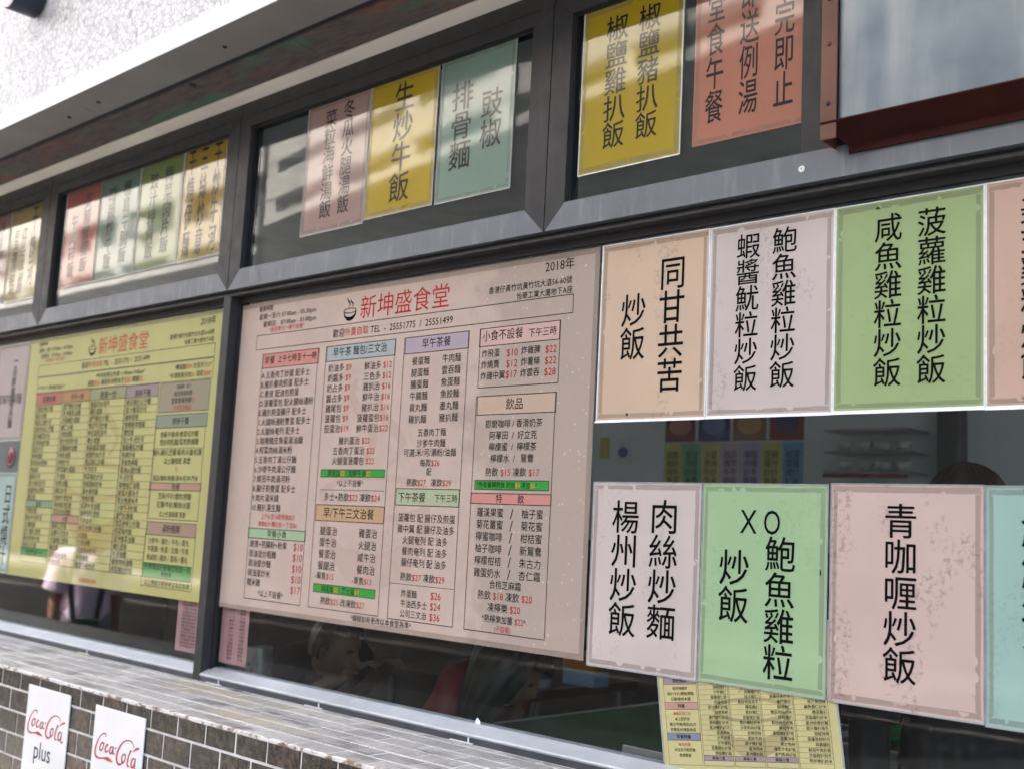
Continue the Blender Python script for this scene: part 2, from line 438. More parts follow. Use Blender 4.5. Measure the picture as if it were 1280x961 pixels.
# interior shell
FL = .17
M_wall_in = plain('interior wall', (.72, .78, .80), .7, vscale=2, var=.06)
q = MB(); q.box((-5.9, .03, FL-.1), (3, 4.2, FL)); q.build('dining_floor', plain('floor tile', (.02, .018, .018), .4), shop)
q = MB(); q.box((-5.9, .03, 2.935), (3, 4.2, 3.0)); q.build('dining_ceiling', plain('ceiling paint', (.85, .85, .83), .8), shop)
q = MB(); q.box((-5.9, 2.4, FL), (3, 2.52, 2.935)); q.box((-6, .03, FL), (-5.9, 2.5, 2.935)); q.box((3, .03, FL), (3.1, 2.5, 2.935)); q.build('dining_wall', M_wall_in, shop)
q = MB(); q.box((-5.89, 2.385, FL), (2.99, 2.399, 1.52)); q.box((-5.899, .11, FL), (-5.86, 2.38, 1.52)); q.build('dark_shade_panel', plain('dark lower wall shade', (.018, .016, .018), .45, vscale=5, var=.3), shop)  # added dark panels; dimness of the lower room put into their colour
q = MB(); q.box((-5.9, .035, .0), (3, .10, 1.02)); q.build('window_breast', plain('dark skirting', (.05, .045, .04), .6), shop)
q = MB(); q.box((-5.9, .03, 1.026), (3, .11, 1.045), bev=.003); q.build('inner_ledge', plain('brown ledge', (.10, .085, .07), .4), shop)
q = MB(); q.box((-.14, 2.3, FL), (-.05, 2.384, 2.93), bev=.004); q.build('column', plain('dark column paint', (.05, .06, .065), .5), shop)

def member(mb, p, yf, yb, mi=0):
    """one mitred frame member: p is its front outline (x, z), counter-clockwise seen from the street"""
    n = len(p); vs = [(x, yf, z) for x, z in p]+[(x, yb, z) for x, z in p]
    mb.add(vs, [tuple(range(n)), tuple(range(n, 2*n))[::-1]]+[(i, i+n, (i+1) % n+n, (i+1) % n) for i in range(n)], mi)
def frame_rect(mb, x0, x1, z0, z1, l, r, b, t, yf, yb, g=.0006, low=0):
    a0, a1, c0, c1 = x0+l, x1-r, z0+b, z1-t
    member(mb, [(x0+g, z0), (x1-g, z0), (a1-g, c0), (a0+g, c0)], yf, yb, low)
    member(mb, [(a0+g, c1), (a1-g, c1), (x1-g, z1), (x0+g, z1)], yf, yb)
    member(mb, [(x0, z0+g), (a0, c0+g), (a0, c1-g), (x0, z1-g)], yf, yb)
    member(mb, [(a1, c0+g), (x1, z0+g), (x1, z1-g), (a1, c1-g)], yf, yb)
seams = [-5.758, -4.355, -2.952, -1.549, -.146, 1.95, 3.35]
q = MB(); q.box((-6, -.036, 2.276), (4, .0, 2.288)); q.box((-6, -.034, 2.92), (4, .03, 2.945))
for sx_ in seams: q.box((sx_-.012, -.034, 2.28), (sx_+.012, -.0, 2.93))
q.build('window_backing', M_black, shop)
Z0, Z1 = 2.2875, 2.9305
for i, (a, b) in enumerate(zip(seams, seams[1:])):
    wd = empty('transom_window', ((a+b)/2, -.05, Z0)); attach(wd, shop)
    st = .062 if i != 4 else .05
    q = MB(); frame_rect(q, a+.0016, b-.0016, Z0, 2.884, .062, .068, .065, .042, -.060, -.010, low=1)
    if i == 4: q.box((.5615, -.0597, Z0+.0655), (.665, -.010, 2.8415))
    q.box((a+.0016, -.0575, 2.8845), (b-.0016, -.01, Z1)); q.box((a+.05, -.0625, 2.8795), (b-.05, -.0602, 2.8835))
    q.build('frame', [M_frame, M_frame_rail], wd); q = MB()
    # glazing bead round the pane
    ia, ib, ja, jb = a+.0636, b-.0696, Z0+.065, 2.842
    frame_rect(q, ia, ib, ja, jb, .006, .006, .006, .006, -.047, -.04)
    q.build('glazing_bead', M_black, wd)
    g = MB(); g.box((ia-.01, -.040, ja-.01), (ib+.01, -.035, jb+.01)); g.build('pane', M_glass_up, wd)
washer = MB(); washer.lathe([(.0015, -.001), (.002, .0025), (.0065, .003), (.0075, 0)], (0, 0, 0), 16)
wo = washer.build('screw_cap', plain('white nylon', (.75, .75, .73), .4), None)
wo.data.transform(Matrix.Rotation(RAD(90), 4, 'X')); wo.location = (.566, -.0605, 2.318); attach(wo, [c for c in shop.children if c.name.startswith('transom')][4])

M_strip = plain('slate grey base strip', (.045, .05, .06), .4, vscale=12, var=.35)
def shopfront(x0, x1):
    wd = empty('shopfront_window', ((x0+x1)/2, -.02, 1.03)); attach(wd, shop)
    q = MB()
    q.box((x0, -.045, 2.2695), (x1, .03, 2.2785), bev=.0015)
    q.build('head_rail', M_frame, wd)
    q = MB(); q.box((x0, -.0135, 2.249), (x1, .0, 2.269)); q.box((x0, -.0125, 1.05), (x0+.012, 0, 2.249)); q.box((x1-.012, -.0125, 1.05), (x1, 0, 2.249)); q.build('glazing_bead', M_black, wd)
    q = MB()
    pr = [(.03, 1.036), (.03, 1.062), (-.001, 1.062), (-.0445, 1.0445), (-.047, 1.042), (-.047, 1.0395), (-.044, 1.036)]
    n = len(pr); vs = [(x0, y, z) for y, z in pr]+[(x1, y, z) for y, z in pr]
    q.add(vs, [tuple(range(n)), tuple(range(n, 2*n))[::-1]]+[(i, i+n, (i+1) % n+n, (i+1) % n) for i in range(n)])
    q.build('bottom_rail', M_frame_lo, wd)
    q = MB(); q.box((x0, -.0435, 1.0195), (x1, .03, 1.0358)); q.build('base_strip', M_strip, wd)
    g = MB(); g.box((x0+.002, .0, 1.058), (x1-.002, .005, 2.2690)); g.build('pane', M_glass_lo, wd)
    return wd
win_a = shopfront(-4.35, -1.5885); win_b = shopfront(-1.5445, 1.95)
q = MB(); q.box((-1.588, -.045, 1.0205), (-1.545, .03, 2.2785), bev=.002); q.build('mullion', M_frame, shop)
q = MB()
for x in (-1.44, -2.3, -.93, -.33): q.box((x, -.0455, 1.0225), (x+.004, -.0436, 1.0355)); q.box((x-.06, -.049, 1.0218), (x+.02, -.0437, 1.0235))
q.build('sealant_patch', plain('white sealant', (.8, .8, .78), .5), shop)

# ---- the building across the street, seen in the panes
M_conc = plain('pale painted concrete', (.55, .56, .56), .7, vscale=.6, var=.08)
M_conc2 = plain('grey concrete base', (.022, .022, .024), .8, vscale=.6, var=.15)
M_win = plain('dark window glass', (.04, .05, .06), .1)
def pale_block(name, label, org, ang, length, z_low, bands, seed):
    """pale facade with ribbon windows; bands lists (bottom, top, kind) upwards from z_low; everything under it is a dark plinth"""
    r = tag(empty(name, (org[0], org[1], 0)), label, 'building'); OM = Matrix.Translation((org[0], org[1], 0)) @ Matrix.Rotation(ang, 4, 'Z'); rg = random.Random(seed)
    wl, wn, ml, ac = MB(), MB(), MB(), MB()
    for z0, z1, k in bands:
        if k == 'w': wl.box((0, -9, z0), (length, 0, z1), M=OM)
        else:
            wn.box((0, -8.9, z0), (length, -.4, z1), M=OM)
            x = .3
            while x < length-.6:
                if rg.random() < .8: ml.box((x, -.39, z0+.01), (x+rg.choice((.05, .05, .12, .5)), -.30, z1-.01), M=OM)
                if rg.random() < .12 and z1-z0 > .6: ac.box((x+.1, -.38, z0+.02), (x+.85, .25, z0+.5), bev=.03, M=OM)
                x += rg.uniform(.5, .8)
            for kk in range(int(length/3.6)+1): wl.box((kk*3.6, -.5, z0), (min(length, kk*3.6+.6), -.02, z1), M=OM)
    wl.build('wall', M_conc, r); wn.build('window_band', M_win, r); ml.build('window_mullion', M_conc, r)
    if ac.v: ac.build('air_conditioner', M_white, r)
    q = MB(); q.box((0, -9, 0), (length, -.03, z_low), M=OM); q.build('plinth', M_conc2, r)
    return r
pale_block('factory_building', 'long pale factory building across the street with ribbon windows, mirrored in the left panes', (-70, -16.1), 0, 44.3, 8.95, [(8.96, 9.2, 'w'), (9.2, 9.55, 'g'), (9.55, 10.35, 'w'), (10.35, 11.35, 'g'), (11.35, 12.8, 'w'), (12.8, 14, 'g'), (14, 15.5, 'w')], 5)
pale_block('factory_building', 'angled pale factory building across the street, mirrored as a stripe in the middle panes', (-25.4, -16.1), RAD(8.9), 28, 9.70, [(9.71, 9.95, 'w'), (9.95, 10.42, 'g'), (10.42, 11.1, 'w'), (11.1, 11.5, 'g'), (11.5, 12.8, 'w'), (12.8, 14, 'g'), (14, 15.2, 'w')], 6)
nb = tag(empty('sun_blocker_building', (-30, .3, 0)), 'unseen grey block added to cut the sun to a strip beside the restaurant', 'building')  # unseen block added to shade the street, leaving one strip of sun
q = MB(); q.box((-60, -.36, 0), (-8.0, .9, 18)); q.build('wall', plain('grey render', (.16, .16, .155), .8, vscale=.6), nb)
q = MB()
for k in range(12):
    for z in (4, 7.5, 11, 14.5): q.box((-58+k*4.2, -.40, z), (-56+k*4.2, -.359, z+1.6))
q.build('window', M_win, nb)

# tables: (text, align, x, z, em, width factor, ink) and (kind, x0, z0, x1, z1, colour)
MAIN_BOXES = [
 ('box', -1.4369, 2.0868, -0.0867, 2.1336, 'k'),
 ('box', -1.3968, 1.2931, -1.1039, 2.0695, 'k'),
 ('head', -1.3929, 2.0238, -1.099, 2.0695, 'red'),
 ('head', -1.3998, 1.4821, -1.1016, 1.5126, 'lgreen'),
 ('box', -1.0639, 1.2929, -0.7465, 2.0707, 'k'),
 ('head', -1.0605, 2.0247, -0.7445, 2.0707, 'blue'),
 ('head', -1.0476, 1.6772, -0.7559, 1.6986, 'green'),
 ('line', -1.046, 1.6389, -0.7544, 1.6396, 'k'),
 ('head', -1.0585, 1.5477, -0.7481, 1.5945, 'tan'),
 ('head', -1.0449, 1.3389, -0.7637, 1.3628, 'green'),
 ('box', -0.7062, 1.291, -0.4489, 2.0701, 'k'),
 ('head', -0.7021, 2.0238, -0.4473, 2.0701, 'purple'),
 ('head', -0.7019, 1.6012, -0.4505, 1.6468, 'pgreen'),
 ('line', -0.7059, 1.3873, -0.4517, 1.3879, 'k'),
 ('box', -0.404, 1.9144, -0.1247, 2.0712, 'k'),
 ('head', -0.4062, 2.0236, -0.127, 2.0712, 'pink'),
 ('box', -0.4062, 1.2902, -0.1303, 1.8915, 'k'),
 ('head', -0.4016, 1.8428, -0.1277, 1.8915, 'lbrown'),
 ('head', -0.3949, 1.6489, -0.1393, 1.6724, 'green'),
 ('head', -0.4072, 1.6123, -0.1295, 1.6392, 'red'),
]
MAIN_TEXT = [
 ('新坤盛食堂', 'l', -0.9158, 2.177, 0.074, 1.047, 'r'),
 ('營業時間:', 'l', -1.4366, 2.2212, 0.019, 1.015, 'k'),
 ('星期一至六 07:00am - 05:30pm', 'l', -1.4334, 2.1945, 0.021, 1.109, 'k'),
 ('星期日:   07:00am - 01:00pm', 'l', -1.409, 2.1687, 0.021, 1.135, 'k'),
 ('*逢星期日一律不設餐*', 'l', -1.3727, 2.1486, 0.018, 1.065, 'r'),
 ('歡迎~外賣自取~ TEL  -  25551775  /  25551499', 'l', -1.0372, 2.1087, 0.028, 1.002, 'k'),
 ('2018年', 'l', -0.1848, 2.2135, 0.0334, 0.98, 'k'),
 ('香港仔黃竹坑黃竹坑大道56-60號', 'l', -0.3819, 2.1719, 0.0207, 0.975, 'k'),
 ('怡華工業大廈地下A座', 'l', -0.2799, 2.1465, 0.0202, 0.973, 'k'),
 ('早餐', 'l', -1.3853, 2.048, 0.0295, 0.984, 'k'),
 ('上午七時至十一時', 'l', -1.3123, 2.049, 0.026, 0.973, 'k'),
 ('A.五香肉丁炒蛋 配多士', 'l', -1.3941, 2.0003, 0.0255, 0.99, 'k'),
 ('B.豬扒餐肉煎蛋 配多士', 'l', -1.3941, 1.9701, 0.0255, 0.99, 'k'),
 ('C.麥皮 配油包煎蛋', 'l', -1.3941, 1.94, 0.0255, 0.99, 'k'),
 ('D.菠蘿蛋包 配火腿絲通粉', 'l', -1.3941, 1.9099, 0.0255, 0.99, 'k'),
 ('E.雞扒煎蛋腸仔 配多士', 'l', -1.3941, 1.8797, 0.0255, 0.99, 'k'),
 ('1.火腿絲通粉雙蛋 配多士', 'l', -1.3941, 1.8496, 0.0255, 0.99, 'k'),
 ('2.火腿絲奄列 配多士', 'l', -1.3941, 1.8195, 0.0255, 0.99, 'k'),
 ('3.咖喱豬皮魚蛋湯油麵', 'l', -1.3941, 1.7893, 0.0255, 0.99, 'k'),
 ('4.榨菜肉絲湯米粉', 'l', -1.3941, 1.7592, 0.0255, 0.99, 'k'),
 ('5.五香肉丁湯公仔麵', 'l', -1.3941, 1.729, 0.0255, 0.99, 'k'),
 ('6.沙嗲牛肉湯公仔麵', 'l', -1.3941, 1.6989, 0.0255, 0.99, 'k'),
 ('7.鮮茄牛肉湯河粉', 'l', -1.3941, 1.6688, 0.0255, 0.99, 'k'),
 ('8.腸仔煎雙蛋 配多士', 'l', -1.3941, 1.6386, 0.0255, 0.99, 'k'),
 ('9.肉片湯米線', 'l', -1.3941, 1.6085, 0.0255, 0.99, 'k'),
 ('10.豬扒湯生麵', 'l', -1.3941, 1.5784, 0.0255, 0.99, 'k'),
 ('上列A至10配熱飲$27', 'l', -1.3378, 1.5516, 0.0193, 0.996, 'r'),
 ('凍飲$29 轉出前一丁加$6', 'l', -1.3511, 1.5279, 0.019, 0.992, 'r'),
 ('早餐小食', 'l', -1.2982, 1.4986, 0.024, 1.064, 'k'),
 ('燒賣+煎腸粉+粉果', 'l', -1.3869, 1.4645, 0.0245, 0.985, 'k'),
 ('豉油皇炒粗麵', 'l', -1.3869, 1.4346, 0.0245, 0.985, 'k'),
 ('豉油皇炒麵', 'l', -1.3869, 1.4047, 0.0245, 0.985, 'k'),
 ('豉油皇炒米', 'l', -1.3869, 1.3747, 0.0245, 0.985, 'k'),
 ('糯米雞', 'l', -1.3869, 1.3448, 0.0245, 0.985, 'k'),
 ('$10', 'l', -1.1573, 1.4645, 0.032, 0.992, 'r'),
 ('$10', 'l', -1.1573, 1.4323, 0.032, 0.992, 'r'),
 ('$10', 'l', -1.1573, 1.4001, 0.032, 0.992, 'r'),
 ('$10', 'l', -1.1573, 1.368, 0.032, 0.992, 'r'),
 ('$17', 'l', -1.1573, 1.3358, 0.032, 0.992, 'r'),
 ('*以上不設餐*', 'l', -1.3231, 1.3139, 0.0227, 0.994, 'k'),
 ('早午茶 麵包/三文治', 'l', -1.0303, 2.0502, 0.03, 0.974, 'k'),
 ('奶油多 ~$9', 'l', -1.048, 2.0031, 0.0263, 0.982, 'k'),
 ('奶醬多 ~$9', 'l', -1.048, 1.9726, 0.0263, 0.982, 'k'),
 ('奶占多 ~$9', 'l', -1.048, 1.9422, 0.0263, 0.982, 'k'),
 ('醬占多 ~$9', 'l', -1.048, 1.9117, 0.0263, 0.982, 'k'),
 ('雞尾包 ~$9', 'l', -1.048, 1.8813, 0.0263, 0.982, 'k'),
 ('菠蘿包 ~$9', 'l', -1.048, 1.8508, 0.0263, 0.982, 'k'),
 ('茄蛋治~$19', 'l', -1.048, 1.8204, 0.0263, 0.982, 'k'),
 ('鮮油多 ~$12', 'r', -0.7544, 2.0003, 0.0261, 0.981, 'k'),
 ('三色多 ~$12', 'r', -0.7544, 1.9699, 0.0261, 0.981, 'k'),
 ('雞扒治 ~$16', 'r', -0.7544, 1.9396, 0.0261, 0.981, 'k'),
 ('鮮牛治 ~$16', 'r', -0.7544, 1.9093, 0.0261, 0.981, 'k'),
 ('豬扒治 ~$16', 'r', -0.7544, 1.8789, 0.0261, 0.981, 'k'),
 ('菠蘿蛋包~$16', 'r', -0.7544, 1.8486, 0.0261, 0.981, 'k'),
 ('鮮牛蛋治~$22', 'r', -0.7544, 1.8182, 0.0261, 0.981, 'k'),
 ('豬扒蛋治 ~$22', 'c', -0.9022, 1.7835, 0.0253, 0.978, 'k'),
 ('五香肉丁蛋治 ~$22', 'c', -0.9022, 1.7538, 0.0253, 0.978, 'k'),
 ('火腿蛋菠蘿包 ~$22', 'c', -0.9022, 1.7241, 0.0253, 0.978, 'k'),
 ('烘底加@$2@ / 加鮮牛油@$2', 'l', -1.0153, 1.6882, 0.0206, 0.97, 'k'),
 ('*以上不設餐*', 'l', -0.9687, 1.6592, 0.0214, 0.978, 'k'),
 ('多士+熱飲~$22~ 凍飲~$24', 'l', -1.0257, 1.6183, 0.0262, 0.985, 'k'),
 ('早/下午三文治餐', 'l', -1.0224, 1.5716, 0.0328, 0.973, 'k'),
 ('腿蛋治', 'l', -1.0316, 1.5181, 0.028, 0.975, 'k'),
 ('蛋牛治', 'l', -1.0316, 1.4844, 0.028, 0.975, 'k'),
 ('餐蛋治', 'l', -1.0316, 1.4507, 0.028, 0.975, 'k'),
 ('餐腿治', 'l', -1.0316, 1.417, 0.028, 0.975, 'k'),
 ('雞蛋治', 'l', -0.8519, 1.5175, 0.0279, 0.975, 'k'),
 ('火腿治', 'l', -0.8519, 1.4832, 0.0279, 0.975, 'k'),
 ('咸牛治', 'l', -0.8519, 1.449, 0.0279, 0.975, 'k'),
 ('餐肉治', 'l', -0.8519, 1.4148, 0.0279, 0.975, 'k'),
 ('-單售~$15', 'l', -1.0423, 1.3871, 0.0236, 0.994, 'k'),
 ('-單售~$13', 'l', -0.8687, 1.3837, 0.0228, 0.99, 'k'),
 ('烘底加@$2@ / 芝士加@$4', 'l', -1.0073, 1.3512, 0.0201, 0.964, 'k'),
 ('熱飲~$25~ 改凍飲~$27', 'l', -1.0082, 1.3164, 0.0246, 0.982, 'k'),
 ('早午茶餐', 'l', -0.6327, 2.0485, 0.0299, 0.974, 'k'),
 ('餐蛋麵', 'l', -0.6703, 2.0007, 0.0255, 0.968, 'k'),
 ('腿蛋麵', 'l', -0.6703, 1.9683, 0.0255, 0.968, 'k'),
 ('腸蛋麵', 'l', -0.6703, 1.9359, 0.0255, 0.968, 'k'),
 ('牛腩麵', 'l', -0.6703, 1.9035, 0.0255, 0.968, 'k'),
 ('貢丸麵', 'l', -0.6703, 1.8711, 0.0255, 0.968, 'k'),
 ('雞扒麵', 'l', -0.6703, 1.8387, 0.0255, 0.968, 'k'),
 ('牛肉麵', 'l', -0.5468, 2.0013, 0.0256, 0.969, 'k'),
 ('雲吞麵', 'l', -0.5468, 1.9691, 0.0256, 0.969, 'k'),
 ('魚蛋麵', 'l', -0.5468, 1.9368, 0.0256, 0.969, 'k'),
 ('魚餃麵', 'l', -0.5468, 1.9045, 0.0256, 0.969, 'k'),
 ('墨丸麵', 'l', -0.5468, 1.8723, 0.0256, 0.969, 'k'),
 ('豬扒麵', 'l', -0.5468, 1.84, 0.0256, 0.969, 'k'),
 ('五香肉丁麵', 'l', -0.629, 1.8013, 0.0237, 0.967, 'k'),
 ('沙爹牛肉麵', 'l', -0.6299, 1.7714, 0.0239, 0.968, 'k'),
 ('可選:米/河/瀨粉/油麵', 'l', -0.6818, 1.7461, 0.0239, 0.975, 'k'),
 ('每款~$26', 'l', -0.612, 1.7179, 0.0231, 0.975, 'k'),
 ('配', 'l', -0.5844, 1.6935, 0.0219, 0.973, 'k'),
 ('熱飲~$27~   凍飲~$29', 'l', -0.6624, 1.6644, 0.0231, 0.975, 'k'),
 ('下午茶餐', 'l', -0.6925, 1.6233, 0.0292, 0.963, 'k'),
 ('下午三時', 'l', -0.5459, 1.623, 0.0234, 0.959, 'k'),
 ('菠蘿包 配 腸仔及煎蛋', 'c', -0.5739, 1.5677, 0.0248, 0.962, 'k'),
 ('雞中翼 配 腸仔及油多', 'c', -0.5739, 1.5374, 0.0248, 0.962, 'k'),
 ('火腿奄列 配 油多', 'c', -0.5739, 1.5072, 0.0248, 0.962, 'k'),
 ('餐肉奄列 配 油多', 'c', -0.5739, 1.4769, 0.0248, 0.962, 'k'),
 ('腸仔奄列 配 油多', 'c', -0.5739, 1.4467, 0.0248, 0.962, 'k'),
 ('熱飲~$27~ 凍飲~$29', 'l', -0.6642, 1.4083, 0.0247, 0.972, 'k'),
 ('炸蛋麵', 'l', -0.6564, 1.363, 0.0223, 0.961, 'k'),
 ('牛油西多士', 'l', -0.6564, 1.3361, 0.0223, 0.961, 'k'),
 ('公司三文治', 'l', -0.6564, 1.3093, 0.0223, 0.961, 'k'),
 ('~$26', 'l', -0.5392, 1.3654, 0.0276, 0.977, 'k'),
 ('~$24', 'l', -0.5392, 1.3376, 0.0276, 0.977, 'k'),
 ('~$36', 'l', -0.5392, 1.3098, 0.0276, 0.977, 'k'),
 ('小食不設餐', 'l', -0.396, 2.0504, 0.0304, 0.965, 'k'),
 ('下午三時', 'l', -0.2317, 2.0469, 0.025, 0.96, 'k'),
 ('炸飛蛋', 'l', -0.3962, 2.0037, 0.0234, 0.959, 'k'),
 ('炸燒賣', 'l', -0.3962, 1.9742, 0.0234, 0.959, 'k'),
 ('炸雞中翼', 'l', -0.3962, 1.9448, 0.0234, 0.959, 'k'),
 ('~$10', 'l', -0.3058, 2.0016, 0.0275, 0.965, 'k'),
 ('~$12', 'l', -0.3058, 1.9736, 0.0275, 0.965, 'k'),
 ('~$17', 'l', -0.3058, 1.9456, 0.0275, 0.965, 'k'),
 ('炸雞脾', 'l', -0.2541, 2.0031, 0.0232, 0.958, 'k'),
 ('炸薯條', 'l', -0.2541, 1.9743, 0.0232, 0.958, 'k'),
 ('炸雲吞', 'l', -0.2541, 1.9455, 0.0232, 0.958, 'k'),
 ('~$22', 'l', -0.1726, 2.0019, 0.0269, 0.962, 'k'),
 ('~$22', 'l', -0.1726, 1.9734, 0.0269, 0.962, 'k'),
 ('~$28', 'l', -0.1726, 1.9448, 0.0269, 0.962, 'k'),
 ('飲品', 'l', -0.2987, 1.8681, 0.032, 0.965, 'k'),
 ('即磨咖啡 / 香滑奶茶', 'c', -0.2686, 1.8181, 0.0236, 0.957, 'k'),
 ('阿華田  /  好立克', 'c', -0.2686, 1.7883, 0.0236, 0.957, 'k'),
 ('檸檬蜜  /  檸檬茶', 'c', -0.2686, 1.7586, 0.0236, 0.957, 'k'),
 ('檸檬水  /   鴛鴦', 'c', -0.2686, 1.7288, 0.0236, 0.957, 'k'),
 ('熱飲 ~$15~ 凍飲 ~$17', 'l', -0.36, 1.6936, 0.0248, 0.956, 'k'),
 ('*所有餐轉熱飲 熱加@$4@ 凍加@$6@*', 'l', -0.3872, 1.6612, 0.0177, 0.88, 'k'),
 ('特        飲', 'l', -0.3175, 1.6263, 0.0246, 0.959, 'k'),
 ('羅漢果蜜', 'l', -0.3822, 1.5903, 0.025, 0.957, 'k'),
 ('菊花薑蜜', 'l', -0.3822, 1.5598, 0.025, 0.957, 'k'),
 ('檸蜜咖啡', 'l', -0.3822, 1.5292, 0.025, 0.957, 'k'),
 ('柚子咖啡', 'l', -0.3822, 1.4987, 0.025, 0.957, 'k'),
 ('檸檬柑桔', 'l', -0.3822, 1.4682, 0.025, 0.957, 'k'),
 ('雞蛋奶水', 'l', -0.3822, 1.4376, 0.025, 0.957, 'k'),
 ('/', 'c', -0.2582, 1.5902, 0.037, 1.0, 'k'),
 ('/', 'c', -0.2582, 1.5598, 0.037, 1.0, 'k'),
 ('/', 'c', -0.2582, 1.5295, 0.037, 1.0, 'k'),
 ('/', 'c', -0.2582, 1.4991, 0.037, 1.0, 'k'),
 ('/', 'c', -0.2582, 1.4687, 0.037, 1.0, 'k'),
 ('/', 'c', -0.2582, 1.4384, 0.037, 1.0, 'k'),
 ('柚子蜜', 'l', -0.2256, 1.5899, 0.0256, 0.96, 'k'),
 ('菊花蜜', 'l', -0.2256, 1.5595, 0.0256, 0.96, 'k'),
 ('柑桔蜜', 'l', -0.2256, 1.529, 0.0256, 0.96, 'k'),
 ('新鴛鴦', 'l', -0.2256, 1.4985, 0.0256, 0.96, 'k'),
 ('朱古力', 'l', -0.2256, 1.468, 0.0256, 0.96, 'k'),
 ('杏仁霜', 'l', -0.2256, 1.4376, 0.0256, 0.96, 'k'),
 ('合桃芝麻霜', 'l', -0.3244, 1.41, 0.0231, 0.955, 'k'),
 ('熱飲 ~$18~ 凍飲 ~$20', 'l', -0.364, 1.3821, 0.0249, 0.957, 'k'),
 ('凍檸樂 ~$20', 'l', -0.3269, 1.353, 0.0247, 0.956, 'k'),
 ('*熱檸樂加薑 ~$22~*', 'l', -0.3444, 1.3246, 0.0215, 0.923, 'k'),
 ('(不設餐)', 'l', -0.2985, 1.3012, 0.0177, 0.882, 'r'),
 ('*價錢如有更改以本食堂為準*', 'l', -0.8643, 1.2787, 0.0203, 0.986, 'k'),
]
